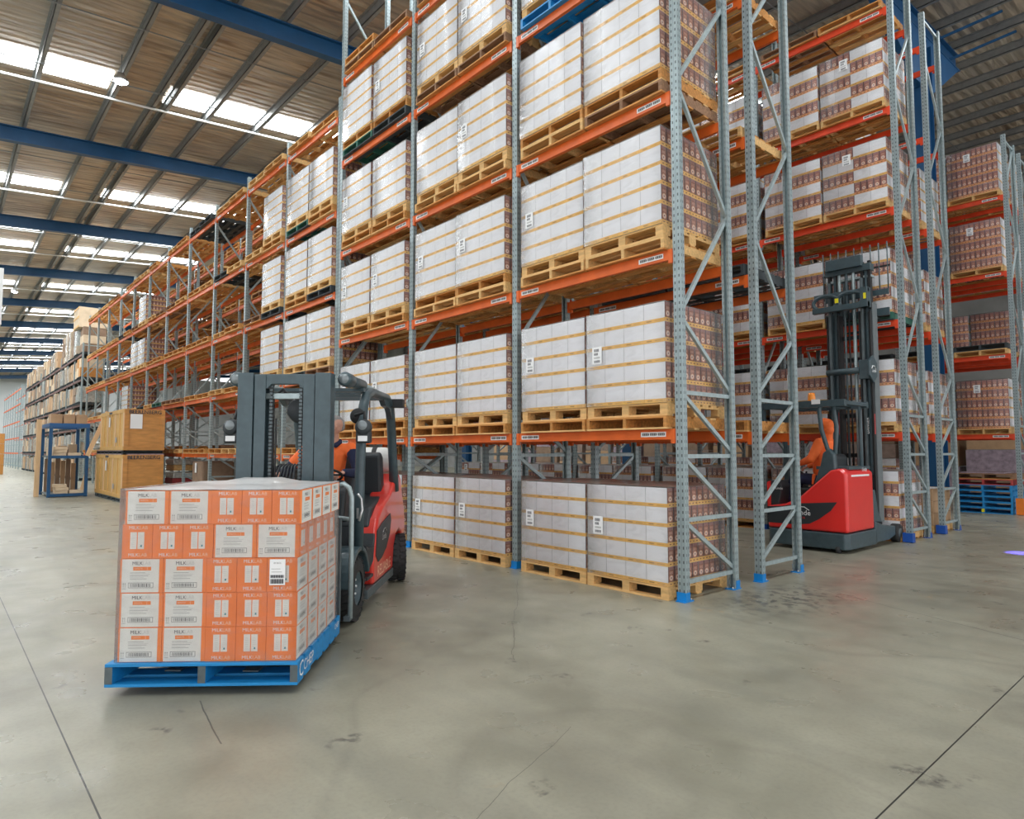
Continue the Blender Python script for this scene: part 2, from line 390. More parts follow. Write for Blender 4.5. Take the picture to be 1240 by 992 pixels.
# ------------------------------------------------------------------ setting
fl=MB().box(-117,22,-24,40,-.2,0,'concrete'); struct('floor',fl)
RS=.078
def rz_(y,base): return base+RS*y
rb=MB()
for (x0,x1) in ((-117,22),):
    y0,y1=-24,34
    rb.face([(x0,y0,rz_(y0,12.75)),(x1,y0,rz_(y0,12.75)),(x1,y1,rz_(y1,12.75)),(x0,y1,rz_(y1,12.75))],'foil')
    rb.face([(x0,y0,rz_(y0,12.85)),(x1,y0,rz_(y0,12.85)),(x1,y1,rz_(y1,12.85)),(x0,y1,rz_(y1,12.85))][::-1],'foil')
struct('ceiling',rb)
w=MB().box(-117.2,-117,-24,40,0,14,'wall_white'); struct('wall_end',w)
w=MB().box(-117,22,34,34.2,0,15.6,'wall_grey'); struct('wall_right',w)
w=MB().box(-117,-14,-24.2,-24,0,11.2,'wall_white'); struct('wall_left',w)
# rafters
raf=[-11.8-10.3*k for k in range(0,11)]+[-1.5,8.8,19.1]
prot=None
for i,x in enumerate(sorted(raf,reverse=True)):
    mb=MB()
    def zz(y,d): return rz_(y,12.0)+d
    def sl(y0,y1,d0,d1,w):
        mb.prism([(y0,zz(y0,d0)),(y1,zz(y1,d0)),(y1,zz(y1,d1)),(y0,zz(y0,d1))],x-w/2,x+w/2,'blue_beam',axis='x')
    ye=17.3 if x==-1.5 else 34
    sl(-24,ye,0,.035,.24); sl(-24,ye,.465,.5,.24); sl(-24,ye,.035,.465,.03)
    if x==-1.5: mb.prism([(13.2,rz_(13.2,12)-1.5),(14.6,rz_(14.6,12)-1.5),(17.2,rz_(17.2,12)),(10,rz_(10,12))],x-.1,x+.1,'blue_beam',axis='x')
    struct('trim_%d'%(i+1),mb)
# purlins
py=[-4.3,-2.45,-1.35,-.98,.25,1.85]+[1.85+1.65*k for k in range(1,20)]+[-4.3-1.7*k for k in range(1,11)]
for i,y in enumerate(py):
    z=rz_(y,12.5); mb=MB().box(-117,22,y-.035,y-.02,z,z+.24,'purlin').box(-117,22,y-.035,y+.07,z,z+.02,'purlin').box(-117,22,y-.09,y-.02,z+.22,z+.24,'purlin')
    struct('trim_%d'%(i+30),mb)
# bridging rods and pale conduit between purlins
k=80
for x in [-6.9-10.3*i for i in range(-2,10)]:
    for dx,r,mt in ((0,.018,'purlin'),(3.2,.016,'purlin'),(-1.1,.035,'white_paint')):
        y0,y1=-20,30
        mb=MB().tube([(x+dx,y0,rz_(y0,12.46)),(x+dx,y1,rz_(y1,12.46))],r,mt,n=6)
        k+=1; struct('trim_%d'%k,mb)
# skylights (roof lights); strips nearest the camera are added for lighting
sk=0
for i in range(-2,10):
    for dx in ((0,) if i<2 else (0,3.6)):
        x=-17.7-10.3*i+ (0 if i!=0 else 0)+dx
        for (y0,y1) in ((-16,-2.6),(-1.1,5.6),(11,19)):
            sk+=1
            z0,z1=rz_(y0,12.73),rz_(y1,12.73)
            mb=MB(); mb.face([(x-.55,y0,z0),(x+.55,y0,z0),(x+.55,y1,z1),(x-.55,y1,z1)],'skylight')
            ww=link('window_%d'%sk,mb.mesh('window')); ww['kind']='structure'
            fr=MB()
            for sx in (-.58,.55): fr.face([(x+sx,y0,z0-.02),(x+sx+.03,y0,z0-.02),(x+sx+.03,y1,z1-.02),(x+sx,y1,z1-.02)],'purlin')
            part('frame',fr,ww)
# blue columns
for i,(x,y) in enumerate(((-1.5,14.0),(-11.8,14.0),(-22.1,14.0))):
    mb=MB().box(x-.2,x+.2,y-.2,y-.17,0,12.8,'blue_beam').box(x-.2,x+.2,y+.17,y+.2,0,12.8,'blue_beam').box(x-.02,x+.02,y-.17,y+.17,0,12.8,'blue_beam')
    struct('trim_%d'%(i+150),mb)
mb=MB()
for (y,dy) in ((14.8,1.9),(16.4,1.9)):
    mb.bar((-1.5,y,rz_(y,12)+.1),(.1,y+.6,rz_(y,12.5)),.06,.06,'blue_beam')
    mb.bar((-1.5,y,rz_(y,12)+.1),(-3.1,y+.6,rz_(y,12.5)),.06,.06,'blue_beam')
struct('trim_160',mb)

# high-bay lamps
lamp_pos=[(-15.6,-2.7),(-46.6,-2.7),(-67,-2.7),(-36,7),(-5.3,-10),(-5.3,9),(7,-3)]
words=['over the aisle beyond the near blue rafter','far down the aisle above the carton racks','farthest down the aisle','above the long rack','behind the camera to the left','above the reach truck aisle','above the open floor']
for (x,y),wd in zip(lamp_pos,words):
    t=thing('high_bay_lamp','white glowing high bay lamp hanging '+wd,'lamp',(x,y,rz_(y,11.75)),group='high bay lamps')
    part('housing',MB().lathe([(0,.22),(.09,.22),(.12,.14),(.17,.08),(.19,0),(.17,-.01)],'silver',axis='z'),t)
    part('diffuser',MB().lathe([(0,-.06),(.10,-.05),(.17,0)],'lamp',axis='z'),t)
    part('rod',MB().tube([(0,0,.2),(0,0,.75)],.012,'purlin',n=6),t)

# ------------------------------------------------------------------ racking
def post_mesh(H):
    mb=MB(); w,d=.10,.075
    # open C section: web to the outside, two flanges and lips
    def slab(x0,x1,y0,y1,face):
        c={'-y':[(x0,y0,0),(x1,y0,0),(x1,y0,H),(x0,y0,H)],'+y':[(x1,y1,0),(x0,y1,0),(x0,y1,H),(x1,y1,H)],
           '+x':[(x1,y0,0),(x1,y1,0),(x1,y1,H),(x1,y0,H)],'-x':[(x0,y1,0),(x0,y0,0),(x0,y0,H),(x0,y1,H)]}
        for k,p in c.items():
            if k==face: mb.face(p,'rack_post',[(0,0),(1,0),(1,H),(0,H)])
            else: mb.face(p,'steel_galv')
        mb.face([(x0,y0,H),(x1,y0,H),(x1,y1,H),(x0,y1,H)],'steel_galv')
    slab(-w/2,w/2,-d/2,-d/2+.008,'-y')
    slab(-w/2,-w/2+.008,-d/2+.008,d/2,'-x'); slab(w/2-.008,w/2,-d/2+.008,d/2,'+x')
    slab(-w/2+.008,-w/2+.03,d/2-.008,d/2,'+y'); slab(w/2-.03,w/2-.008,d/2-.008,d/2,'+y')
    return mb
def base_mb(mat='plate_blue'):
    mb=MB().box(-.058,.058,-.075,.095,0,.01,mat).box(-.057,.057,-.052,-.044,.01,.10,mat)
    mb.box(-.058,-.052,-.05,.03,.01,.10,mat).box(.052,.058,-.05,.03,.01,.10,mat)
    mb.tube([(-.035,.075,.01),(-.035,.075,.03)],.01,'silver',n=6).tube([(.035,.075,.01),(.035,.075,.03)],.01,'silver',n=6)
    return mb
POSTH={}; BR={}
def frame_obj(parent,x,y0,d,H,flip=False,detail=True,basemat='plate_blue',topcut=0):
    """upright frame: posts at y0 and y0+d"""
    key=(round(H,2),round(d,3))
    if key not in POSTH:
        a=post_mesh(H); b=MB()
        for f,m_,u,sm in zip(a.f,a.m,a.uv,a.sm): b.face([a.v[i] for i in f],a.mats[m_],u)
        for f,m_,u,sm in zip(a.f,a.m,a.uv,a.sm): b.face([(-a.v[i][0],d-a.v[i][1],a.v[i][2]) for i in f],a.mats[m_],u)
        POSTH[key]=b.mesh('upright_frame')
    fo=link('upright_frame',POSTH[key],parent,(x,y0,0))
    nodes=[]   # (y front?, z)
    segs=[]
    for z in (.2,.86,1.55,2.25): segs.append(((0,z),(1,z)))
    for z0,z1 in ((.86,.24),(1.55,.9),(2.25,1.6),(3.1,2.3)): segs.append(((0,z0),(1,z1)))
    z=3.12; s=0
    while z+1.33<H-.1:
        segs.append(((s,z),(1-s,z+1.30))); z+=1.33; s=1-s
    segs.append(((0,H-.12),(1,H-.12)))
    if detail:
        for a,b in segs:
            ka=(a,b,flip,round(d,3))
            if ka not in BR:
                ya=a[0]*d; yb=b[0]*d
                if flip: ya,yb=d-ya,d-yb
                BR[ka]=MB().bar((0,ya,a[1]),(0,yb,b[1]),.045,.036,'steel_galv',up=(1,0,0)).mesh('brace')
            link('brace',BR[ka],fo)
        kb=('base',basemat)
        if kb not in BR: BR[kb]=base_mb(basemat).mesh('base_plate')
        link('base_plate',BR[kb],fo,(0,0,0)); link('base_plate',BR[kb],fo,(0,d,0),(0,0,PI))
    else:
        kk=('all',flip,round(d,3),round(H,2))
        if kk not in BR:
            mb=MB()
            for a,b in segs:
                ya=a[0]*d; yb=b[0]*d
                if flip: ya,yb=d-ya,d-yb
                mb.bar((0,ya,a[1]),(0,yb,b[1]),.045,.036,'steel_galv',up=(1,0,0))
            BR[kk]=mb.mesh('bracing')
        link('bracing',BR[kk],fo)
    return fo
BM={}
def beam_obj(parent,x0,x1,y,z,mat,side,label=True,sub=True):
    """z = beam top; side -1 = face towards -y"""
    L=x1-x0; k=(round(L,3),mat)
    if k not in BM:
        h=.115
        BM[k]=MB().box(0,L,-.022,.022,-h,0,mat).mesh('beam')
        BM[k+('c',)]=MB().box(-.004,.05,-.03,.0,-.16,.0,mat).box(-.004,.003,-.03,.04,-.16,.0,mat).mesh('connector')
        BM[k+('all',)]=MB().box(0,L,-.022,.022,-h,0,mat).box(-.004,.05,-.03,.0,-.16,.0,mat).box(L-.05,L+.004,-.03,.0,-.16,.0,mat).mesh('beam')
        lm=MB().box(0,.34,-.001,.001,0,.055,'paper')
        for i in range(3): lm.box(.02+i*.11,.10+i*.11,-.002,0,.012,.045,'grey_ink')
        for i in range(12): lm.box(.022+i*.0265,.034+i*.0265,-.0025,0,.016,.041,'ink')
        BM[k+('l',)]=lm.mesh('location_label')
    if not sub:
        return link('beam',BM[k+('all',)],parent,(x0,y,z),(0,0,0))
    o=link('beam',BM[k],parent,(x0,y,z))
    rot=0 if side<0 else PI
    c=link('connector',BM[k+('c',)],o,(0,side*.0,0),(0,0,0)); c2=link('connector',BM[k+('c',)],o,(L,0,0),(0,0,0)); c2.scale=(-1,1,1)
    if side>0: c.scale=(1,-1,1); c2.scale=(-1,-1,1)
    if label and side<0:
        l=link('location_label',BM[k+('l',)],o,(L-.46,-.0245,-.085)); l2=link('location_label',BM[k+('l',)],o,(.1,-.0245,-.085))
    return o
W=2.69
A1=[-k*W for k in range(4)]
A2=[-3*W-.12-k*2.67 for k in range(12)]
Z1=[1.85,3.85,5.66,7.56,9.32]; Z2=[1.54,3.21,4.88,6.59,8.60]
def rack(label,xs,y0,d,levels,H,mat,group=None,detail=3,flip=False,sub=3,basemat='plate_blue',Hs=None):
    t=thing('pallet_rack',label,'rack',(0,0,0),0,group)
    t.location=(xs[0],y0,0)
    for i,x in enumerate(xs):
        frame_obj(t,x-xs[0],0,d,H,flip,i<detail,basemat)
    for i in range(len(xs)-1):
        for z in levels:
            for (yy,sd) in ((0.045-.035,-1),(d-.01,1)):
                if flip and False: pass
                beam_obj(t,xs[i+1]+.052-xs[0],xs[i]-.052-xs[0],yy-.03 if sd<0 else yy+.03,z,mat,sd,True,i<sub)
    return t
rack('near run of galvanised pallet rack with orange beams, three bays holding white carton stacks',A1,.04,1.0,Z1,12.0,'beam_orange',sub=3,detail=4)
rack('long run of mostly bare pallet rack with orange beams behind the grey forklift',A2,.04,1.0,Z2,9.0,'beam_orange',detail=3,sub=3)
rack('rack of empty pallets standing back to back behind the near white stacks',A1,1.67,1.0,Z1,12.0,'beam_orange',flip=True,detail=1,sub=1)
rack('rack of bare timber pallets back to back behind the long mostly bare run',A2,1.67,1.0,Z2,9.0,'beam_orange',flip=True,detail=0,sub=0)
Z3=[1.95,3.99,6.08,7.98,9.90]; X3=[-k*W for k in range(6)]
rack('red-beamed pallet rack that the red reach truck is facing',X3,6.97,.95,Z3,11.0,'beam_red',detail=2,sub=2,basemat='guard_blue')
rack('red-beamed rack back to back behind the one the reach truck faces',X3,8.79,.95,Z3,10.6,'beam_red',flip=True,detail=1,sub=1,basemat='guard_blue')
X5=[.12-k*W for k in range(6)]; Z5=[2.05,4.12,6.28,8.3]
rack('red-beamed rack of can cartons above the stack of blue pallets, at the right edge',X5,14.64,.95,Z5,9.9,'beam_red',detail=1,sub=2,basemat='guard_orange')
X6=[.12-k*W for k in range(3)]
rack('red-beamed rack at the far right edge behind the can cartons',X6,16.3,.95,Z5,9.9,'beam_red',flip=True,detail=0,sub=0,basemat='guard_orange')
# post guards
def guard(x,y,mat,h,label,cat='post guard'):
    mb=MB().box(-.08,.08,-.075,-.06,0.012,h,mat).box(-.08,-.066,-.06,.06,0.012,h,mat).box(.066,.08,-.06,.06,0.012,h,mat)
    tag(part('post_guard',mb,None,loc=(x,y-.03,0)),label,cat)
guard(0,6.95,'guard_blue',.17,'blue steel guard on the foot of the red-beamed rack beside the reach truck wheel')
guard(0,8.77,'guard_blue',.17,'blue steel guard on the foot of the second red-beamed rack frame')
guard(.12,14.62,'guard_orange',.42,'orange plastic guard round the rack post beside the stacked blue pallets')

# ------------------------------------------------------------------ pallets
PS=1.165
def pallet_mesh(kind,mat,mat2=None):
    mb=MB(); h=.145; r=random.Random(sum(map(ord,mat))+len(kind)); e=PS/2; m2=mat2 or mat
    nb=7; bw=.125; gap=(PS-nb*bw)/(nb-1)
    for i in range(nb):               # top deck boards run along x
        y=-e+i*(bw+gap); mb.box(-e,e,y,y+bw,h-.022,h,mat if r.random()>.25 else m2)
    if kind=='block':
        for y in (-e,-.07,e-.14):
            for x in (-e,-.05,e-.10): mb.box(x,x+.10 if x!=-.05 else .05,y,y+.14,.022,h-.044,mat)
        for x in (-e,-.05,e-.10): mb.box(x,x+.1,-e,e,h-.044,h-.022,mat)
        for y in (-e,-.05,e-.1): mb.box(-e,e,y,y+.10,0,.022,m2)
    else:
        for x in (-e,-.022,e-.044): mb.box(x,x+.044,-e,e,.02,h-.022,mat)
        for y in (-e,-e+.21,-.05,e-.31,e-.10): mb.box(-e,e,y,y+.10,0,.02,m2)
    return mb.mesh('pallet')
PAL={'new':pallet_mesh('block','wood_new'),'orange':pallet_mesh('stringer','wood_orange','wood_new'),'old':pallet_mesh('stringer','wood_old','wood_orange'),
     'dark':pallet_mesh('stringer','wood_dark'),'blue':pallet_mesh('stringer','wood_blue'),'red':pallet_mesh('stringer','wood_red'),
     'green':pallet_mesh('stringer','wood_green','wood_dark'),'pale':pallet_mesh('stringer','wood_new','wood_orange')}
PW={'new':'pale timber pallet','orange':'orange-brown timber pallet','old':'weathered brown timber pallet','dark':'black pallet','blue':'blue pallet','red':'red pallet','green':'dark green pallet','pale':'yellow timber pallet'}
def pallet(kind,x,y,z,label,group=None,rz=0):
    o=link('pallet',PAL[kind],None,(x,y,z+.001),(0,0,rz)); return tag(o,PW[kind]+' '+label,'pallet',group)

# ------------------------------------------------------------------ carton stacks
CW,CD=.2885,.577
def carton_mesh(lay,pr,nm='carton'):
    """one shipper: white short ends, printed long sides; origin at its centre bottom, short end faces -y"""
    g=.0015; mb=MB(); x,y=CW/2-g,CD/2-g
    mb.box(-x,x,-y,y,0,lay-.002,'carton_white',{'+x':pr,'-x':pr,'+z':'paper','-z':'paper'})
    return mb.mesh(nm)
CART={}
def get_carton(lay,pr):
    k=(round(lay,3),pr)
    if k not in CART: CART[k]=carton_mesh(lay,pr)
    return CART[k]
LAYER={}
def layout(style,layer):
    """list of (x,y,rot) carton centres"""
    out=[]
    e=CD
    if style=='ends' : blocks=['e','e']
    elif style=='print': blocks=['p','p']
    else: blocks=['e','p'] if layer%2 else ['p','e']
    for b,kind in enumerate(blocks):
        cx=(-e/2,e/2)[b]
        if kind=='e':
            for i in (-1,1):
                for j in (-1,1): out.append((cx+i*CW/2,j*CD/2,0))
        else:
            for j in range(4): out.append((cx,-e+CW/2+j*CW,PI/2))
    return out
SHEET=None
def label_sheet():
    mb=MB().box(-.075,.075,-.002,0,-.105,.105,'paper')
    for r,(n,h) in enumerate(((5,.035),(4,.03),(6,.022),(6,.03))):
        z=.062-r*.045
        for i in range(n): mb.box(-.045+i*.016,-.035+i*.016,-.003,-.002,z-h/2,z+h/2,'ink' if r!=2 else 'grey_ink')
    return mb.mesh('label_sheet')
SHEET=label_sheet()
def wrap_mesh(h,seed,mat='stretch_film',s=PS,over=.1):
    rr=random.Random(seed); mb=MB(); e=s/2+.0005; n=14; nz=6
    def pt(a,zf,z):
        b=.006+.006*rr.random()
        return b
    ring=[]
    for i in range(n):
        t=i/n*4; k=int(t)%4; f=t-int(t)
        x,y=[(-e+2*e*f,-e),(e,-e+2*e*f),(e-2*e*f,e),(-e,e-2*e*f)][k]; ring.append((x,y))
    # corners plus mid points only
    pts=[]
    for k in range(4):
        for f in (0,.33,.66):
            x,y=[(-e+2*e*f,-e),(e,-e+2*e*f),(e-2*e*f,e),(-e,e-2*e*f)][k]; pts.append((x,y,k,f))
    rows=[]
    for j in range(nz+1):
        z=-over+(h+over)*j/nz; row=[]
        for (x,y,k,f) in pts:
            b=.004+.008*rr.random() if f else .004
            nx,ny=[(0,-1),(1,0),(0,1),(-1,0)][k]
            if f==0: nx,ny=(x/e*.7,y/e*.7)
            row.append((x+nx*b,y+ny*b,z))
        rows.append(row)
    m=len(pts)
    for j in range(nz):
        for i in range(m): 
            i2=(i+1)%m; mb.face([rows[j][i],rows[j][i2],rows[j+1][i2],rows[j+1][i]],mat,smooth=True)
    return mb.mesh('stretch_wrap')
WR={}
def stack(x,y,z,label,style='ends',pr='carton_print',lay=.212,n=5,full=True,sheet=True,group=None,rz=0,top='slip_film',wrap=True,name='carton_stack',sheetpos=None):
    t=thing(name,label,'carton stack',(x,y,z+.001),rz,group)
    me=get_carton(lay,pr)
    if full:
        for l in range(n):
            for (cx,cy,cr) in layout(style,l): link('carton',me,t,(cx,cy,l*lay),(0,0,cr))
    else:
        for l in range(n):
            k=(style,l%2,pr,round(lay,3))
            if k not in LAYER:
                mb=MB(); g=.0015
                for (cx,cy,cr) in layout(style,l):
                    a,b=(CW/2-g,CD/2-g)
                    T=TR((cx,cy,0),(0,0,cr))
                    mb.box(-a,a,-b,b,0,lay-.002,'carton_white',{'+x':pr,'-x':pr,'+z':'paper','-z':'paper'},T=T)
                LAYER[k]=mb.mesh('carton_layer')
            link('carton_layer',LAYER[k],t,(0,0,l*lay))
    H=n*lay
    kt=('top',top)
    if kt not in WR:
        r=random.Random(5); mb=MB(); g=6; s=CD+.004; hh=[[.004+.012*r.random() for _ in range(g+1)] for _ in range(g+1)]
        for i in range(g):
            for j in range(g):
                q=[(-s+2*s*a/g,-s+2*s*b/g,hh[a][b]) for a,b in ((i,j),(i+1,j),(i+1,j+1),(i,j+1))]; mb.face(q,top,smooth=True)
        WR[kt]=mb.mesh('top_sheet')
    link('top_sheet',WR[kt],t,(0,0,H))
    if wrap:
        sd=random.randint(0,4); kw=(round(H,3),sd)
        if kw not in WR: WR[kw]=wrap_mesh(H+.008,sd,s=2*CD+.004,over=0)
        link('stretch_wrap',WR[kw],t)
    if sheet:
        sx,sz=sheetpos or (-.40,H*.55); link('label_sheet',SHEET,t,(sx,-CD-.014,sz))
    return t
REST=[]
BAYW=['first bay','second bay','third bay','fourth bay','fifth bay','sixth bay','seventh bay','eighth bay','ninth bay','tenth bay','eleventh bay','twelfth bay','thirteenth bay','fourteenth bay']
LEVW=['floor','lowest beam','second beam','third beam','fourth beam','top beam']
def slots(xs,b): 
    r=xs[b]-.05; l=xs[b+1]+.05; w=(r-l); c=(r+l)/2
    return [c+.65,c-.55]
YC=.54-.03
# near run, row 1
kinds2=['orange','old','orange','new','old','orange','dark','orange']
ri=random.Random(3)
for b in range(3):
    for si,x in enumerate(slots(A1,b)):
        half=('near','far')[si]
        for lv in range(0,6):
            z=0 if lv==0 else Z1[lv-1]
            where='%s half of %s, %s, front rack'%(half,BAYW[b],LEVW[lv])
            jx=ri.uniform(-.012,.012); jy=ri.uniform(-.02,.02)
            if lv==5:
                if b==0: continue
                pallet('old',x,YC,z,'empty, '+where); 
                if b==2 and si==1: pallet('orange',x+.02,YC,z+.15,'empty topmost, '+where)
                continue
            if lv==0:
                pallet('new',x+jx,YC,0,'under cartons, '+where); z0=.146
                stack(x+jx,YC,z0,'white carton stack, '+where,lay=.212,full=b<3,group=None,top='film_brown')
            else:
                k={(0,2):'pale',(1,2):'pale',(2,2):'orange',(0,3):'old',(1,3):'pale',(2,3):'orange',(1,4):'old'}.get((b,lv),'orange')
                if (b,lv,si) in ((0,3,1),): k='pale'
                if lv==4 and b==0: k='blue'
                if lv==3 and b==2 and si==0: k='orange'
                if (b,lv,si) in ((2,4,0),): k='dark'
                if (b,lv,si) in ((2,4,1),): k='green'
                if lv>=3 and (b,lv,si)==(1,2,1): k='dark'
                pallet(k,x,YC,z,'beneath another, '+where)
                pallet('new' if (lv+b)%3 else 'orange',x+jx,YC+.02+jy,z+.147,'under cartons, '+where)
                stack(x+jx,YC+jy,z+.294,'white carton stack, '+where,lay=.224,full=(b<2 and lv<4),sheet=ri.random()<.75)
# long run, row 1
for b in range(11):
    for si,x in enumerate(slots(A2,b)):
        half=('near','far')[si]
        for lv in range(1,6):
            z=Z2[lv-1]
            where='%s half of %s, %s, long bare rack'%(half,BAYW[b],LEVW[lv])
            load=(b==0 and lv in (2,3,4)) or (b==1 and si==0 and lv in(2,3,4)) or (b==6 and si==0 and lv in (3,4)) or (b==6 and si==1 and lv in(3,)) or (b==7 and si==0 and lv==2)
            if load:
                pallet(['orange','green','old','dark'][(lv+si)%4] if b<2 else 'old',x,YC,z,'beneath another, '+where) if b<2 else None
                zz=z+(.147 if b<2 else 0)
                pallet('new',x,YC,zz,'under cartons, '+where)
                stack(x,YC,zz+.147,'white carton stack, '+where,lay=.215 if b<2 else .2,n=5,full=False,sheet=False)
            else:
                if ri.random()<.04: continue
                k=ri.choice(['orange','orange','new','orange','old','pale','pale','dark' if ri.random()<.5 else 'orange'])
                if (b,lv)==(5,2) and si==0:k='green'
                if b>=8: REST.append((k,x,YC,z))
                else: pallet(k,x+ri.uniform(-.015,.012),YC+ri.uniform(-.04,.04),z,'empty, '+where)
# row 2, back to back
Y2=1.67+.5
for b in range(3):
    for si,x in enumerate(slots(A1,b)):
        half=('near','far')[si]
        for lv in (1,2,3,4,5):
            k={1:'orange',2:'dark',3:'pale',4:'orange',5:'orange'}[lv] if b==0 else ri.choice(['orange','old','orange','dark'])
            pallet(k,x+.03,Y2,Z1[lv-1],'empty, %s half of %s, %s, rear rack'%(half,BAYW[b],LEVW[lv]))
for b in range(10):
    for si,x in enumerate(slots(A2,b)):
        half=('near','far')[si]
        for lv in (1,2,3,4,5):
            k=ri.choice(['orange','orange','pale','old'])
            REST.append((k,x,Y2,Z2[lv-1]))
            if ri.random()<.6: REST.append((ri.choice(['orange','old']),x,Y2,Z2[lv-1]+.147))
stack(slots(A2,1)[0],Y2,Z2[1]+.147,'white carton stack half hidden behind the forklift mast lamp, rear rack',lay=.2,n=4,full=False,sheet=False)
mb=MB()
for (k,px,py_,pz) in REST:
    me=PAL[k]; ms_=[m.name for m in me.materials]
    for f in me.polygons: mb.face([tuple(me.vertices[i].co+Vector((px,py_,pz+.001))) for i in f.vertices],ms_[f.material_index])
o=link('pallets',mb.mesh('pallets'),None); tag(o,'bare timber pallets filling the rear rack and the farthest bays of the long rack','pallet'); o['kind']='stuff'
# row 3 facing the reach truck
Y3=6.97+.475; Y4=8.79+.475
for b in range(5):
    for si,x in enumerate(slots(X3,b)):
        half=('near','far')[si]
        for lv in range(0,6):
            z=0 if lv==0 else Z3[lv-1]
            where='%s half of %s, %s, reach truck rack'%(half,BAYW[b],LEVW[lv])
            if lv==5:
                pallet('orange' if si==0 else 'old',x,Y3,z,'empty, '+where); continue
            k='pale' if lv!=2 or (b,si)!=(0,0) else 'green'
            pallet(k,x,Y3,z,'under printed cartons, '+where)
            if (b,si)==(0,0) or lv in(1,2,3): pass
            stack(x,Y3,z+.147,'white and brown checkered carton stack, '+where,style='mix',pr='carton_print_rust',lay=.235 if lv!=0 else .22,n=5 if lv!=0 else 5,full=(b==0),sheet=(lv>2 or si==1),sheetpos=(-.12,.95))
        if b<2:
            for lv in (0,1,2,3,4):
                z=0 if lv==0 else Z3[lv-1]
                where='%s half of %s, %s, second red-beamed rack'%(half,BAYW[b],LEVW[lv])
                if lv==4 and si==0: continue
                pallet('pale',x,Y4,z,'under cartons, '+where)
                if lv==0 and b==0 and si==0:
                    t=thing('carton_stack','brown cardboard carton stack with white sheet on top, floor, behind blue-footed frame','carton stack',(x,Y4,.147))
                    for l in range(3):
                        for i in (-1,1):
                            for j in (-1,1): part('carton',MB().box(-.28,.28,-.28,.28,0,.235,'cardboard'),t,bevel=.004,loc=(i*.285,j*.285,l*.24))
                    part('top_sheet',MB().box(-.3,.55,-.55,.1,0,.01,'paper'),t,loc=(0,0,.722))
                    continue
                stack(x,Y4,z+.147,'carton stack, '+where,style='print' if lv>2 else 'mix',pr='carton_print_rust',lay=.22,full=False,sheet=False)
# row 5 : printed fronts
Y5=14.64+.475
for b in range(4):
    for si,x in enumerate(slots(X5,b)):
        half=('near','far')[si]
        for lv in range(1,5):
            z=Z5[lv-1]
            where='%s half of %s, %s, far right rack'%(half,BAYW[b],LEVW[lv])
            pallet('pale',x,Y5,z,'under can cartons, '+where)
            if lv==2: 
                pallet('dark',x,Y5,z+.147,'empty black on top, '+where); continue
            stack(x,Y5,z+.147,'can carton stack with white label, '+where,style='print',pr='carton_print_rust',lay=.255,full=(b==0 and si==0),sheet=True,sheetpos=(-.1,1.05))
for si,x in enumerate(slots(X6,0)):
    for lv in range(1,5):
        z=Z5[lv-1]; pallet('pale',x,16.3+.475,z,'under wrapped cartons, %s half, %s, rearmost rack'%(('near','far')[si],LEVW[lv]))
        stack(x,16.3+.475,z+.147,'wrapped white-sided carton stack, %s half, %s, rearmost rack'%(('near','far')[si],LEVW[lv]),style='print',pr='carton_print_rust',lay=.25,full=False,sheet=False)
for b in range(1,5):
    for si,x in enumerate(slots(X5,b)):
        pallet('old',x,Y5,0,'under wrapped cartons, %s half of %s, floor, far right rack'%(('near','far')[si],BAYW[b]))
        stack(x,Y5,.147,'wrapped carton stack, %s half of %s, floor, far right rack'%(('near','far')[si],BAYW[b]),style='mix',pr='carton_print_rust',lay=.25,full=False,sheet=False,top='film_brown')
for i in range(14):
    x=-1.5-i*1.9; hh=(2.3,2.9,2.6)[i%3]
    t=thing('goods_load','brown and grey goods pile by the far side wall, number %s from the right end'%['one','two','three','four','five','six','seven','eight','nine','ten','eleven','twelve','thirteen','fourteen'][i],'goods',(x,20.5,0))
    mb=MB(); 
    for l in range(3): mb.box(-.85+.03*l,.85-.02*l,-.6,.6,.14+l*hh/3,.14+(l+1)*hh/3-.02,['cardboard_dark','mauve','cardboard','film_brown'][(i+l)%4])
    part('cartons',mb,t); part('skid',MB().box(-.85,.85,-.6,.6,0,.12,'wood_dark'),t)
# stacked blue pallets on the floor
x=slots(X5,0)[0]-.07
cols=['blue','blue','blue','blue','blue','red','old']
posn=['bottommost of the pile','second from the bottom of the pile','third from the bottom of the pile','fourth from the bottom of the pile','fifth from the bottom of the pile','second from the top of the pile','on top of the pile']
for i,c in enumerate(cols):
    o=pallet(c,x+random.uniform(-.015,.015),14.64+.5,i*.147,posn[i]+' beside the orange post guard')
    o.scale=(1.08,1.08,1)
    if c=='blue' and i==0:
        part('end_cap',MB().box(-.03,.03,-.002,0,.03,.115,'yellow'),o,loc=(0,-PS/2-.001,0))['label']='yellow-green marker on the middle block'
tag(part('cardboard_sheet',MB().box(-.5,.45,-.5,.5,0,.03,'mauve'),None,loc=(x,15.14,7*.147+.003)),'folded grey-mauve film bundle on top of the stacked blue and red pallets','film')

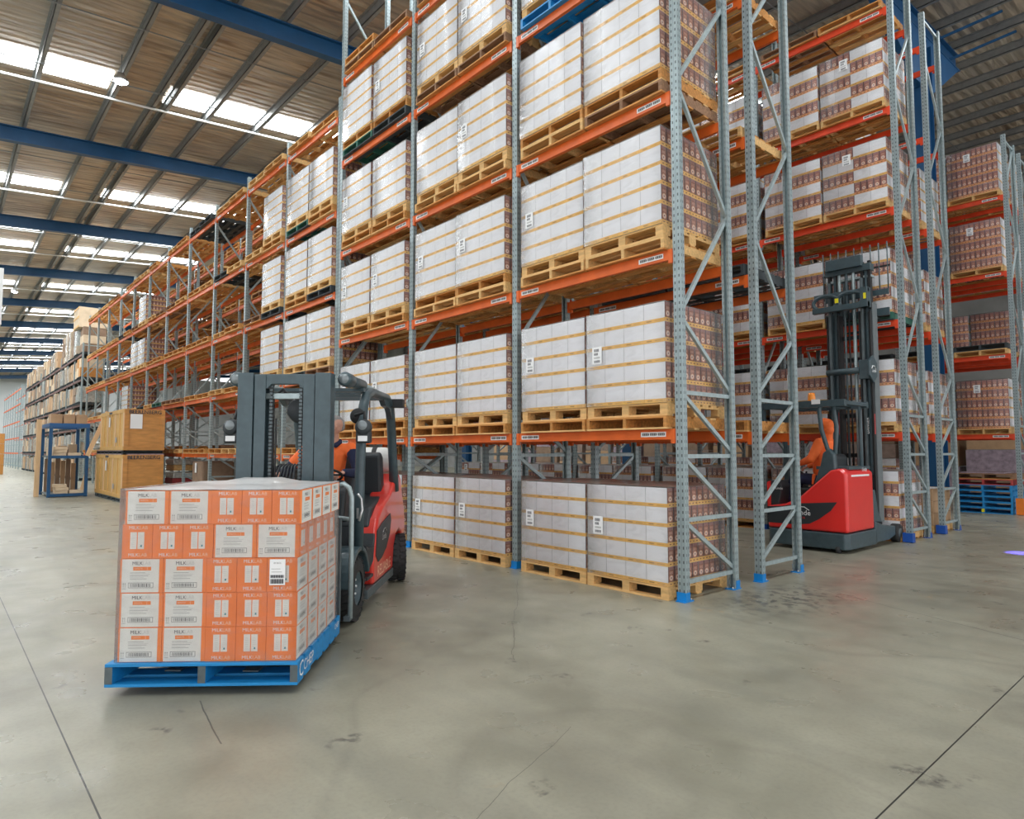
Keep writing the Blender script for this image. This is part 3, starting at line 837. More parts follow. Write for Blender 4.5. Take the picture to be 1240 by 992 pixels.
# ------------------------------------------------------------------ far carton racks on the left
A3=[-38.4-k*2.72 for k in range(12)]
rack('dark-beamed far rack crowded with brown and white goods, end of the left aisle',A3,-.1,1.0,[1.45,2.85,4.2,5.6,7.0],7.6,'beam_brown',detail=0,sub=0)
A4=[-69.6-k*2.72 for k in range(8)]
rack('empty farthest rack with thin orange beams against the pale end wall',A4,-.3,1.0,[1.5,2.9,4.4,6.0,7.4],7.7,'beam_orange',detail=0,sub=0)
rg=random.Random(11)
def goods(x,y,z,w,d,h,kind,label,group):
    t=thing('goods_load',label,'goods',(x,y,z),0,group)
    mt={'b':'cardboard','d':'cardboard_dark','p':'cardboard_pale','w':'silver_foil','o':'wood_orange','m':'mauve'}[kind]
    mb=MB(); n=max(2,int(h/.38)); m=2
    for l in range(n):
        for i in range(m):
            g=.006; o=rg.uniform(-.02,.02)
            mb.box(-w/2+i*w/m+g+o,-w/2+(i+1)*w/m-g+o,-d/2+rg.uniform(0,.04),d/2,l*h/n+g,(l+1)*h/n,mt if rg.random()>.2 else 'cardboard_pale')
    part('cartons',mb,t)
    pm=MB(); 
    for xx in (-w/2,-.04,w/2-.08): pm.box(xx,xx+.08,-d/2,d/2,-.12,-.02,'wood_dark')
    for yy in (-d/2,-.06,d/2-.12): pm.box(-w/2,w/2,yy,yy+.12,-.02,0,'wood_dark').box(-w/2,w/2,yy,yy+.12,-.14,-.12,'wood_dark')
    part('skid',pm,t)
    if kind in 'wp': link('stretch_wrap',wrap_mesh(h,rg.randint(0,9),s=w+.01,over=0),t).scale=(1,d/w,1)
    return t
KW={'b':'brown cardboard load','d':'dark brown carton load','p':'pale cardboard load in clear wrap','w':'silvery wrapped load','o':'orange-brown timber load','m':'mauve wrapped load'}
for b in range(11):
    for si in (0,1):
        x=(A3[b]+A3[b+1])/2+(.64,-.64)[si]
        for lv in range(0,6):
            z=(0,1.45,2.85,4.2,5.6,7.0)[lv]; gap=[1.3,1.25,1.2,1.25,1.25,2.1 if b in (1,2) else 1.4][lv]
            if lv==5 and rg.random()<.08: continue
            k=rg.choice('bbddppww'); h=gap*rg.uniform(.68,.86)
            if (b,si,lv)==(0,0,4): k='o'
            if (b,si,lv)==(0,0,5): h=1.4
            if (b,si,lv)==(0,1,5): h=1.38
            if (b,si,lv)==(0,0,3): k='w'
            goods(x,.4+rg.uniform(-.05,.05),z+.142,1.15,1.1,h,k,'%s, %s half of %s, %s, dark rack'%(KW[k],('near','far')[si],BAYW[b],LEVW[lv]),None)
t=thing('packing_crate','large pale wooden case topmost on the dark-beamed rack under the roof','crate',(-39.8,.4,8.545))
mb=MB().box(-.9,.9,-.7,.7,0,1.15,'cardboard_pale'); part('body',mb,t,bevel=.01)
mb=MB(); [mb.box(-.92,.92,-.72,-.70,z,z+.1,'wood_new') for z in (0,.52,1.05)]; part('battens',mb,t)

# ------------------------------------------------------------------ wooden crates
def crate(x,y,z,w,d,h,label,two):
    """w along x, d along y (end face to the camera is +x)"""
    t=thing('wooden_crate',label,'crate',(x,y,z))
    part('box_body',MB().box(-w/2,w/2,-d/2,d/2,0,h,'ply',{'-y':'ply_pale','+z':'ply_pale'}),t,bevel=.004)
    mb=MB(); e=.022; b=.12
    X=w/2; Y=-d/2
    for zz in (0,h-b): mb.box(X,X+e,-d/2,d/2,zz,zz+b,'ply')
    for yy in (-d/2,d/2-b): mb.box(X,X+e*1.05,yy,yy+b,b,h-b,'ply')
    part('end_frame',mb,t)
    mb=MB()
    for zz in (0,h-b): mb.box(-w/2,w/2,Y-e,Y,zz,zz+b,'ply_pale')
    k=6
    for i in range(k+1):
        xx=-w/2+(w-b)*i/k; mb.box(xx,xx+b,Y-e,Y,b,h-b,'ply_pale' if i%2 else 'timber')
    part('side_battens',mb,t)
    part('stencil',MB().text('BEERENBERG',.17,TR((X+e+.004,.0,h-.09),TEXT_RIGHT),'ink',squash=.95).text('BEERENBERG',.155,TR((X+e+.0045,.004,h-.087),TEXT_RIGHT),'ink',squash=1.0),t)
    if two: part('paper_sheet',MB().box(X+.023,X+.027,-.42,-.14+.06,h-.62,h-.16,'paper'),t)
    part('paper_slip',MB().box(-.4,-.2,Y-e-.004,Y-e,h*.6,h*.85,'paper'),t)
    for i in range(2): part('stencil',MB().box(w*.22-.1,w*.22+.1,Y-e-.004,Y-e,.25,.42,'grey_ink') if i else MB().box(-w*.1,w*.02,Y-e-.004,Y-e,h-.1,h-.03,'ink'),t)
    return t
Cx=-21.55; Cy=-1.03; Wc=4.5; Dc=1.15
t=thing('crate_skid','dark metal skid under the lower wooden crate','skid',(Cx,Cy,0))
mb=MB()
for i in range(7): mb.box(-Wc/2+.7*i,-Wc/2+.7*i+.12,-Dc/2,Dc/2,.0,.13,'steel_dark')
mb.box(-Wc/2,Wc/2,-Dc/2,-Dc/2+.05,.1,.14,'steel_dark').box(-Wc/2,Wc/2,Dc/2-.05,Dc/2,.1,.14,'steel_dark').box(-Wc/2,Wc/2,-Dc/2,-Dc/2+.04,0,.03,'steel_dark'); part('runners',mb,t)
crate(Cx,Cy,.141,Wc,Dc,1.36,'lower honey-coloured wooden crate on the floor beside the blue stand',False)
t=thing('crate_skid','mauve and black skid sandwiched between the two stacked wooden crates','skid',(Cx,Cy,1.502))
mb=MB()
for i in range(7): mb.box(-Wc/2+.7*i,-Wc/2+.7*i+.12,-Dc/2,Dc/2,.0,.13,'wood_dark')
mb.box(-Wc/2,Wc/2,-Dc/2,-Dc/2+.1,.11,.14,'mauve').box(-Wc/2,Wc/2,-Dc/2,-Dc/2+.1,0,.03,'mauve').box(Wc/2-.12,Wc/2,-Dc/2,Dc/2,.11,.14,'wood_dark').box(Wc/2-.12,Wc/2,-Dc/2,Dc/2,.0,.03,'mauve'); part('runners',mb,t)
crate(Cx+.35,Cy,1.644,Wc-.7,Dc,1.30,'upper honey-coloured wooden crate with a white sheet on its end',True)

# ------------------------------------------------------------------ blue stand
t=thing('storage_stand','dark blue steel stand with open shelves beside the crates','stand',(-24.9,-2.45,0))
w2,d2=1.1,.55     # x half, y half
mb=MB()
for sx in (-1,1):
    for sy in (-1,1): part('leg',MB().box(sx*w2-.05,sx*w2+.05,sy*d2-.05,sy*d2+.05,.0,2.45,'blue_beam'),t)
part('top_rail',MB().box(w2-.05,w2+.05,-d2-.05,d2+.05,2.46,2.6,'stand_blue').box(-w2,w2,-d2-.05,-d2+.05,2.46,2.6,'stand_blue').box(-w2,w2,d2-.05,d2+.05,2.46,2.6,'stand_blue').box(-w2-.05,-w2+.05,-d2,d2,2.46,2.6,'stand_blue'),t)
for z in (.06,1.40): part('shelf',MB().box(-w2,w2,-d2,d2,z,z+.05,'steel_dark').box(w2,w2+.06,-d2,d2,z-.04,z+.06,'blue_beam'),t)
for i,(y,z,n) in enumerate(((-.25,1.456,3),(.2,1.456,1),(-.15,.116,2),(.29,.116,1),(-.19,.331,1))):
    for j in range(n):
        tag(part('flat_box',MB().box(-.3,.3,-.2,.2,0,.105,'cardboard_pale'),None,bevel=.006,loc=(-24.2+.02*j,-2.45+y,z+j*.107),rot=(0,0,.06*j-.05)),
            'small flat box, %s, on the blue stand'%['left of the middle shelf, %s layer'%['bottom','middle','top'][j],'alone at the right of the middle shelf','in the lower left pile, %s'%['under','upper'][j%2],'on the right of the bottom shelf','topmost on the bottom shelf pile'][i],'box')
for i in range(6):
    tag(part('timber_board',MB().box(-.02,.02,-.075,.075,0,(1.22,1.1,1.25,1.15,1.2,1.05)[i],'cardboard' if i%2 else 'cardboard_dark'),None,loc=(-25.75,-2.86+.165*i,.112)),'brown board upright at the back of the blue stand, number %s from left'%['one','two','three','four','five','six'][i],'board')
for i in range(3):
    tag(part('carton',MB().box(-.2,.2,-.13,.13,0,.3+.06*i,'cardboard_pale' if i!=1 else 'cardboard'),None,bevel=.004,loc=(-25.3,-2.8+.32*i,1.452)),'small carton at the back of the middle shelf of the blue stand, %s'%['left','centre','right'][i],'carton')
for i in range(3): tag(part('carton',MB().box(-.38,.38,-.17,.17,0,.34,'cardboard'),None,bevel=.005,loc=(-24.6,-2.8+.38*i,2.602)),'brown carton on top of the blue stand, %s'%['left of three','middle of three','right of three'][i],'carton')
tag(part('timber_board',MB().box(-.1,.1,-.02,.12,0,2.75,'timber'),None,bevel=.004,loc=(-24.6,-3.32,0),rot=(0,.03,0)),'tall pale timber board standing at the left of the blue stand','board')
tag(part('timber_board',MB().box(-.03,.03,-.07,.07,0,1.7,'timber'),None,loc=(-23.4,-1.95,1.45),rot=(-.35,0,0)),'pale timber board leaning between blue stand and upper crate','board')
tag(part('timber_board',MB().box(-.03,.03,-.05,.05,0,.9,'timber'),None,loc=(-23.95,-2.02,.13),rot=(-.2,0,0)),'short timber offcut leaning on the bottom shelf of the blue stand','board')
t=thing('film_bundle','crumpled silvery plastic bundle on the skid beside the upper crate','film',(-23.55,-1.4,1.66))
bm=bmesh.new(); bmesh.ops.create_icosphere(bm,subdivisions=4,radius=.3)
for v in bm.verts:
    f=1+.25*math.sin(9*v.co.x+3*v.co.z)*math.cos(11*v.co.y)+.1*math.sin(31*v.co.z); v.co*=f; v.co.z*=.75; v.co.z+=.2
me=D.meshes.new('film'); bm.to_mesh(me); bm.free(); me.materials.append(M['silver_foil']); link('crumpled_film',me,t)
# left-hand edge pieces
t=thing('goods_load','tall brown timber load at the left edge of the aisle','goods',(-54.6,-3.25,0))
mb=MB(); [mb.box(-.6,.6,-.55,.55+.35,i*.72,i*.72+.7,'wood_orange') for i in range(4)]; part('cartons',mb,t)
t=thing('wall_sign_box','white box unit high on the left side of the aisle','unit',(-20,-5.25,5.0))
part('housing',MB().box(-.4,.4,-.5,.5,.25,1.9,'white_paint'),t,bevel=.01); part('lower_panel',MB().box(-.35,.35,-.45,.45,-1.3,.25,'wood_orange'),t)
mb=MB().box(-.05,.05,-.5,-.4,-5,-1.3,'steel_galv'); part('post',mb,t)
# things on the floor under the long rack
t=thing('goods_load','brown wrapped sack load with white tag on the floor under the long rack','goods',(A2[4]+1.3,.55,.0))
part('sacks',MB().box(-.55,.55,-.5,.5,.14,.62,'cardboard_dark').box(-.5,.52,-.48,.48,.62,1.3,'cardboard_dark'),t,bevel=.06,seg=3)
part('tag',MB().box(-.08,.08,-.515,-.508,.95,1.25,'paper'),t); part('skid',MB().box(-.56,.56,-.52,.52,0,.14,'wood_dark'),t)
t=thing('goods_load','jumbled teal, white and red packs on the floor beside the crates','goods',(A2[5]+.9,.5,.0))
for i,(m_,z,dx) in enumerate((('teal',0,0),('mauve',.28,.05),('wood_red',.5,-.05),('silver_foil',.7,0),('wood_new',.95,.06),('silver_foil',1.15,0))): part('pack',MB().box(-.5+dx,.5+dx,-.45,.45,z,z+.2,m_),t,bevel=.03)
t=thing('goods_load','black covered load on the floor in the second bay of the long rack','goods',(A2[2]+1.3,1.0,0))
part('cover',MB().box(-1.1,1.1,-.3,.5,0,1.15,'black'),t,bevel=.08)
#@@REST@@
# ------------------------------------------------------------------ milk pallet
MA=.888
md=Vector((math.cos(MA),math.sin(MA),0)); mn=Vector((-md.y,md.x,0))
mc=Vector((-.93,-5.155,0)); ML=1.25
mcen=mc+md*ML/2+mn*ML/2
MZ=.06
RZ=MA      # local x = along front (left to right), local -y = towards the camera
bp=thing('pallet','blue timber pallet with white logo lettering lifted on the forklift forks','pallet',(mcen.x,mcen.y,MZ),RZ)
mb=MB(); e=ML/2; h=.15; nb=7; bw=.14; gp=(ML-nb*bw)/(nb-1)
for i in range(nb): y=-e+i*(bw+gp); mb.box(-e,e,y,y+bw,h-.02,h,'wood_blue')
part('deck_boards',mb,bp,bevel=.002)
mb=MB()
for x in (-e,-.025,e-.05): mb.box(x,x+.05,-e+.001,e-.001,.02,h-.021,'wood_blue',{'-y':'steel_dark'})
part('bearers',mb,bp)
mb=MB()
for y in (-e,-e+.19,-.1,.1,e-.33,e-.14): mb.box(-e,e,y,y+.14,0,.019,'wood_blue')
part('base_boards',mb,bp,bevel=.002)
part('lettering',MB().text('CHEP',.105,TR((e+.003,-.36,.078),TEXT_RIGHT),'paper').text('C',.15,TR((e+.0035,-.545,.078),TEXT_RIGHT),'paper'),bp)
part('lettering',MB().text('CHEP',.06,TR((e+.003,.5,.095),TEXT_RIGHT),'paper'),bp)
lg=MB()
BS=.226; CA,CB=.2,.285
def milk_carton():
    """long side (CB) along x carries the white panel, short side the orange face"""
    g=.0015; mb=MB(); x,y=CB/2-g,CA/2-g; H=BS-.002
    mb.box(-x,x,-y,y,0,H,'milk_orange',{'+z':'milk_orange'})
    for rot in (0,PI):
        R=TR((0,0,0),(0,0,rot))
        def pan(x0,x1,z0,z1,mt,t): mb.box(x0,x1,-y-t,-y,z0,z1,mt,T=R)
        pan(-x+.012,x-.026,.002,H-.004,'milk_white',.0006)
        for (s,dx,mt) in (('MILK',-.028,'ink'),('LAB',.033,'pale_grey')): mb.text(s,.032,R@TR((dx,-y-.0013,H-.032),TEXT_FRONT),mt)
        pan(-.055,.062,H-.078,H-.054,'milk_orange',.0012)
        mb.text('BARISTA',.014,R@TR((-.02,-y-.0018,H-.066),TEXT_FRONT),'pale_orange')
        pan(.036,.038,H-.078,H-.054,'pale_orange',.0016)
        for i,(l,zz) in enumerate(((.10,.092),(.13,.102),(.12,.112),(.09,.122),(.11,.132))): pan(-.075,-.075+l,H-zz-.003,H-zz,'pale_grey' if i%2 else 'grey_ink',.001)
        z0=.030; z1=.066; pan(-.085,.08,z0,z1,'grey_ink',.001); pan(-.081,.076,z0+.004,z1-.004,'milk_white',.0014)
        xx=-.072; r=random.Random(4)
        while xx<.064:
            wd_=r.choice((.002,.003,.005)); pan(xx,xx+wd_,z0+.007,z1-.007,'ink',.0018); xx+=wd_+r.choice((.003,.004,.005))
        for dx in (-.116,-.104):
            pan(dx-.0012,dx+.0012,z0+.002,z1-.008,'grey_ink',.001)
            mb.face([tuple(R@Vector(q)) for q in ((dx-.005,-y-.0012,z1-.010),(dx+.005,-y-.0012,z1-.010),(dx,-y-.0012,z1-.001))],'grey_ink')
        pan(-.122,-.098,z0-.006,z0-.003,'grey_ink',.001)
    for rot in (PI/2,-PI/2):
        R=TR((0,0,0),(0,0,rot))
        def pan(x0,x1,z0,z1,mt,t): mb.box(x0,x1,-x-t,-x,z0,z1,mt,T=R)
        for zz in (H-.022,.022):
            mb.text('MILK',.032,R@TR((-.022,-x-.0008,zz),TEXT_FRONT),'paper'); mb.text('LAB',.032,R@TR((.040,-x-.0008,zz),TEXT_FRONT),'pale_orange')
        pan(-.046,-.003,.062,H-.050,'milk_white',.0006); pan(.003,.046,.062,H-.050,'milk_white',.0006); pan(-.003,.003,.062,H-.050,'milk_orange',.0004)
        for s in (-1,1):
            for i in range(6): pan(s*.0245-.012,s*.0245+.010,.078+i*.014,.080+i*.014,'pale_grey',.001)
        pan(.022,.032,.076,.088,'teal',.0013)
    # taped seam on top
    mb.box(-x,x,-.0008,.0008,H,H+.0004,'brown_ink')
    return mb.mesh('carton')
MCM=milk_carton()
ms=thing('carton_stack','orange and white milk carton stack in clear wrap on the forklift','carton stack',(mcen.x,mcen.y,MZ+.151),RZ)
fx0=-(2*CB+3*CA)/2+.012
for l in range(5):
    swap=(l==3)
    dxs=random.uniform(-.006,.012)
    depth=1.19; y0=-depth/2+.004
    cells=[]
    wx=fx0+dxs if not swap else fx0+3*CA+dxs; ox=fx0+2*CB+dxs if not swap else fx0+dxs
    for i in range(2):
        for j in range(5): cells.append((wx+CB*(i+.5),y0+CA*1.05*(j+.5),0, i==1 and not swap and 0<j<4 or (swap and i==0 and 0<j<4)))
    for i in range(3):
        for j in range(4): cells.append((ox+CA*(i+.5),y0+CB*(j+.5),PI/2, (i==1 and 0<j<3) or (i==0 and not swap and 0<j<3) or (i==2 and swap and 0<j<3)))
    for (cx,cy,cr,hid) in cells:
        if hid and l<4: continue
        link('carton',MCM,ms,(cx+(.012 if l==4 else 0),cy+(-.003 if l<3 else 0),l*BS),(0,0,cr))
part('label_sheet',MB().box(-.052,.052,-.002,0,-.085,.085,'paper').text('00 SSCC',.014,TR((0,-.003,.06),TEXT_FRONT),'ink').box(-.04,.02,-.003,-.002,.02,.023,'grey_ink').box(-.04,.03,-.003,-.002,.0,.003,'grey_ink'),ms,loc=(.475,-.612,2.5*BS+.02))
mb=MB(); 
for i in range(16): mb.box(-.044+i*.0055,-.0415+i*.0055+.001*(i%3),-.0045,-.0035,-.075,-.045,'ink').box(-.044+i*.0055,-.0415+i*.0055+.001*((i+1)%3),-.0045,-.0035,-.037,-.018,'ink')
part('barcode',mb,ms,loc=(.475,-.612,2.5*BS+.02))
r=random.Random(12); mb=MB(); g=8; s=.592; hh=[[(.005+.018*r.random())*(1.0 if 0<a<g and 0<b<g else .2)+(.03 if 2<a<6 and b>4 else 0) for b in range(g+1)] for a in range(g+1)]
P('film_white',(.80,.79,.77),.28,noise=.08,nscale=6,coat=.5,bump=.2,bscale=12)
for i in range(g):
    for j in range(g):
        q=[(-s+2*s*a/g,-s+2*s*b/g,hh[a][b]) for a,b in ((i,j),(i+1,j),(i+1,j+1),(i,j+1))]; mb.face(q,'film_white',smooth=True)
part('top_film',mb,ms,loc=(.014,0,5*BS+.001))
def wrap2():
    rr=random.Random(3); mb=MB(); e=.594; nz=14; n=12
    rows=[]
    for j in range(nz+1):
        z=(5*BS+.012)*j/nz; row=[]
        for k in range(4):
            for i in range(n):
                f=i/n; x,y=[(-e+2*e*f,-e),(e,-e+2*e*f),(e-2*e*f,e),(-e,e-2*e*f)][k]
                b=.003+.010*rr.random(); 
                if i==0: b=.002; nx,ny=(1 if x>0 else -1)*.7,(1 if y>0 else -1)*.7
                else: nx,ny=[(0,-1),(1,0),(0,1),(-1,0)][k]
                # the skirt flares out over the pallet deck at the bottom
                row.append((x+nx*b,y+ny*b,z))
        rows.append(row)
    m=4*n
    for j in range(nz):
        for i in range(m): mb.face([rows[j][i],rows[j][(i+1)%m],rows[j+1][(i+1)%m],rows[j+1][i]],'milk_film' ,smooth=True)
    return mb
part('stretch_wrap',wrap2(),ms,loc=(.012,0,0))

# ------------------------------------------------------------------ body helper
def hull_caps(caps):
    bm=bmesh.new()
    for a,ra,b,rb_ in caps:
        t=bmesh.new()
        bmesh.ops.create_icosphere(t,subdivisions=2,radius=1)
        pts=[Vector(a)+v.co*ra for v in t.verts]+[Vector(b)+v.co*rb_ for v in t.verts]; t.free()
        vs=[bm.verts.new(p) for p in pts]
        bmesh.ops.convex_hull(bm,input=vs,use_existing_faces=False)
    for v in [v for v in bm.verts if not v.link_faces]: bm.verts.remove(v)
    me=D.meshes.new('hull'); bm.to_mesh(me); bm.free(); return me
def blob(name,caps,voxel,mat,parent,smooth=3,fac=.5):
    me=hull_caps(caps); o=D.objects.new(name,me); COL.objects.link(o)
    m=o.modifiers.new('r','REMESH'); m.mode='VOXEL'; m.voxel_size=voxel; m.use_smooth_shade=True
    s=o.modifiers.new('s','SMOOTH'); s.factor=fac; s.iterations=smooth
    bpy.context.view_layer.update()
    me2=D.meshes.new_from_object(o.evaluated_get(bpy.context.evaluated_depsgraph_get()))
    D.objects.remove(o); me2.name=name; me2.materials.clear(); me2.materials.append(M[mat])
    for p in me2.polygons: p.use_smooth=True
    return link(name,me2,parent)
def caps_chain(pts,rs): return [(pts[i],rs[i],pts[i+1],rs[i+1]) for i in range(len(pts)-1)]
def hand(wrist,dirn,palmn,side,curl,sc=1.0):
    """capsules of a hand: dirn = pointing direction, palmn = out of the palm, side=+1 thumb on dirn x palmn side"""
    d=Vector(dirn).normalized(); p=Vector(palmn); p=(p-d*p.dot(d)).normalized(); s=d.cross(p)*side
    w=Vector(wrist); out=[]
    base=w+d*.085*sc
    for i,(off,ln) in enumerate(((.030,.072),(.010,.080),(-.010,.074),(-.029,.058))):
        k=base+s*off*sc
        out.append((w+s*off*.6*sc+d*.01,.013*sc,k,.0115*sc))
        a=curl; d1=(d*math.cos(a)+p*math.sin(a)); d2=(d*math.cos(a*2)+p*math.sin(a*2)); d3=(d*math.cos(a*2.8)+p*math.sin(a*2.8))
        q1=k+d1*ln*.45*sc; q2=q1+d2*ln*.32*sc; q3=q2+d3*ln*.23*sc
        out+=caps_chain([k,q1,q2,q3],[.0105*sc,.0092*sc,.0085*sc,.0075*sc])
    t0=w+s*.022*sc+d*.02*sc; t1=t0+(s*.8+d*.5+p*.3).normalized()*.04*sc; t2=t1+(s*.35+d*.8+p*.5).normalized()*.032*sc; t3=t2+(d*.8+p*.7).normalized()*.024*sc
    out+=caps_chain([t0,t1,t2,t3],[.014*sc,.012*sc,.0105*sc,.009*sc])
    return out
def head_caps(c,f,up=(0,0,1)):
    """c = centre of the skull, f = facing direction"""
    f=Vector(f).normalized(); u=Vector(up).normalized(); s=f.cross(u).normalized(); c=Vector(c)
    L=lambda a,b,z: c+f*a+s*b+u*z
    K=[(L(-.022,0,.03),.083,L(.022,0,.03),.080),(L(.03,0,.0),.068,L(.045,0,-.05),.052),(L(.05,-.018,-.08),.030,L(.05,.018,-.08),.030),
       (L(-.02,0,0),.075,L(.02,0,-.04),.062),
       (L(.078,-.025,.035),.016,L(.078,.025,.035),.016),(L(.09,0,.02),.010,L(.108,0,-.012),.012),(L(.098,-.008,-.015),.010,L(.098,.008,-.015),.010),
       (L(.085,-.018,-.045),.008,L(.085,.018,-.045),.008),(L(.083,-.016,-.056),.0085,L(.083,.016,-.056),.0085),
       (L(.06,-.045,-.01),.022,L(.05,-.05,-.03),.02),(L(.06,.045,-.01),.022,L(.05,.05,-.03),.02)]
    for sd in (-1,1): K+= [(L(-.008,sd*.080,.018),.011,L(-.014,sd*.087,.0),.012),(L(-.014,sd*.087,.0),.012,L(-.004,sd*.080,-.024),.009)]
    return K
def eyes(parent,c,f,up=(0,0,1)):
    f=Vector(f).normalized(); u=Vector(up).normalized(); s=f.cross(u).normalized(); c=Vector(c)
    for sd in (-1,1):
        p=c+f*.083+s*sd*.031+u*.016
        bm=bmesh.new(); bmesh.ops.create_uvsphere(bm,u_segments=12,v_segments=8,radius=.0115); bmesh.ops.translate(bm,vec=p,verts=bm.verts); me=D.meshes.new('eye'); bm.to_mesh(me); bm.free(); me.materials.append(M['ink']); link('eye',me,parent)

# ------------------------------------------------------------------ counterbalance forklift
FA=math.radians(-42.3)
ffw=Vector((math.cos(FA),math.sin(FA),0)); flf=Vector((-ffw.y,ffw.x,0))
FO=Vector((-1.58,-2.97,0))-.58*flf
fk=thing('forklift','red and slate-grey counterbalance forklift carrying the milk carton pallet','forklift',tuple(FO),FA)
# wheels
def wheel(x,y,r,w,out,name='wheel',rz=0):
    """tyre with lugged tread; out=+1 hub faces +y"""
    mb=MB(); n=48; prof=[(r*.55,-w/2),(r*.80,-w/2),(r*.96,-w*.44),(r,-w*.36),(r,w*.36),(r*.96,w*.44),(r*.80,w/2),(r*.55,w/2)]
    mb.lathe(prof,'rubber',axis='y',n=n)
    for i in range(24):
        a=2*PI*i/24
        for sgn in (-1,1):
            aa=a+(PI/24 if sgn>0 else 0)
            T=Euler((0,aa,0)).to_matrix().to_4x4()@Matrix.Translation((0,0,r*.985))@Euler((0,0,sgn*.25)).to_matrix().to_4x4()
            y0,y1=(.02,w*.48) if sgn>0 else (-w*.48,-.02)
            mb.box(-.022,.022,y0,y1,-.02,.016,'rubber',T=T)
    o=part(name,mb,fk,loc=(x,y,r+.014),rot=(0,0,rz))
    hb=MB(); s=out
    hb.lathe([(0,s*w*.30),(r*.18,s*w*.30),(r*.22,s*w*.18),(r*.42,s*w*.22),(r*.50,s*w*.44),(r*.57,s*w*.46),(r*.56,s*w*.2)],'slate',axis='y',n=28)
    for i in range(8): a=2*PI*i/8; hb.tube([(r*.32*math.cos(a),s*w*.16,r*.32*math.sin(a)),(r*.32*math.cos(a),s*w*.32,r*.32*math.sin(a))],.012,'silver',n=6)
    part('wheel_hub',hb,o)
    return o
wheel(0,.47,.292,.22,1); wheel(0,-.47,.292,.22,-1)
wheel(-1.98,.56,.275,.20,1,rz=.28); wheel(-1.98,-.50,.275,.20,-1,rz=.28)
# dark hull with floor step and cowl
hull=MB().prism([(.22,.14),(.30,.35),(.30,.78),(.16,.98),(-.02,1.00),(-.10,.86),(-.25,.62),(-.40,.56),(-.66,.56),(-.74,.82),(-1.0,.98),(-1.60,1.06),(-1.85,1.12),(-1.85,.35),(-1.5,.14)],-.35,.35,'dark_plastic')
part('chassis',hull,fk,bevel=.02)
# front mudguards with rounded wheel arch
def arch(r0,r1,cx,cz,a0,a1,n=14): 
    o=[(cx+r1*math.cos(a0+(a1-a0)*i/n),cz+r1*math.sin(a0+(a1-a0)*i/n)) for i in range(n+1)]
    i_=[(cx+r0*math.cos(a1-(a1-a0)*i/n),cz+r0*math.sin(a1-(a1-a0)*i/n)) for i in range(n+1)]
    return o+i_
for sy in (-1,1):
    y0,y1=(.34,.60) if sy>0 else (-.60,-.34)
    mb=MB().prism(arch(.345,.39,0,.31,.15,PI-.25),y0,y1,'slate')
    mb.prism([(-.34,.42),(-.44,.40),(-.62,.46),(-.70,.74),(-.60,.62),(-.42,.62),(-.30,.66)],y0,y1-.02*sy if sy>0 else y1,'dark_plastic')
    part('mudguard',mb,fk,bevel=.01)
    mb=MB().prism([(-.36,.12),(-1.66,.12),(-1.66,.21),(-.36,.21)],y0,y1-.015 if sy>0 else y1,'steel_dark').box(-.62,-.36,min(y0,y1),max(y0,y1)-.02,.30,.335,'dark_plastic')
    part('step_sill',mb,fk,bevel=.006)
# red counterweight wraps the sides and tail
red=[(-.62,.21),(-.60,.44),(-.68,.70),(-.80,.88),(-1.05,1.0),(-1.45,1.10),(-1.72,1.24),(-1.98,1.33),(-2.12,1.26),(-2.22,1.05),(-2.36,.86),(-2.42,.62),(-2.36,.52),(-2.28,.56)]
red+=[(-1.98+.335*math.cos(a),.29+.345*math.sin(a)) for a in [math.radians(t) for t in (60,90,120,150,172)][::1]] if False else []
arc=[(-1.98+.33*math.cos(math.radians(t)),.29+.34*math.sin(math.radians(t))) for t in (150,120,90,60,30,5)]
redp=red[:-1]+arc+[(-1.63,.21)]
def redside(y0,y1):
    return MB().prism(redp,y0,y1,'red_paint')
part('counterweight',redside(.33,.585),fk,bevel=.035,seg=4)
part('counterweight',redside(-.585,-.33),fk,bevel=.035,seg=4)
part('counterweight_tail',MB().prism([(-1.72,.9),(-1.72,1.22),(-1.98,1.33),(-2.12,1.26),(-2.24,1.05),(-2.44,.86),(-2.50,.60),(-2.42,.3),(-2.3,.25),(-1.8,.5)],-.34,.34,'red_paint'),fk,bevel=.03,seg=3)
for sy in (1,-1):
    y=.587*sy; y0,y1=(y,y+.006) if sy>0 else (y-.006,y)
    pn=part('side_panel',MB().prism([(-.69,.50),(-.73,.76),(-.98,.82),(-1.42,.88),(-1.46,.80),(-1.40,.66),(-1.22,.52),(-.98,.44),(-.80,.42)],y0,y1,'dark_plastic'),fk)
    rot=TEXT_BACK if sy>0 else TEXT_FRONT
    part('badge',MB().text('Linde',.10,TR((-1.08,y+sy*.008,.66),rot),'silver').tube([(-1.19,y+sy*.009,.71),(-1.14,y+sy*.009,.745),(-1.07,y+sy*.009,.745),(-1.0,y+sy*.009,.71)],.004,'silver',n=5),pn)
    part('lettering',MB().text('RELIABLE',.165,TR((-1.12,y+sy*.003,.315),rot),'pale_orange',squash=1.05),fk)
# bonnet recess / black engine cover
part('engine_cover',MB().prism([(-.72,.80),(-.86,1.00),(-1.5,1.10),(-1.72,1.20),(-1.70,.9),(-1.0,.7)],-.50,.50,'dark_plastic'),fk,bevel=.03,seg=3)
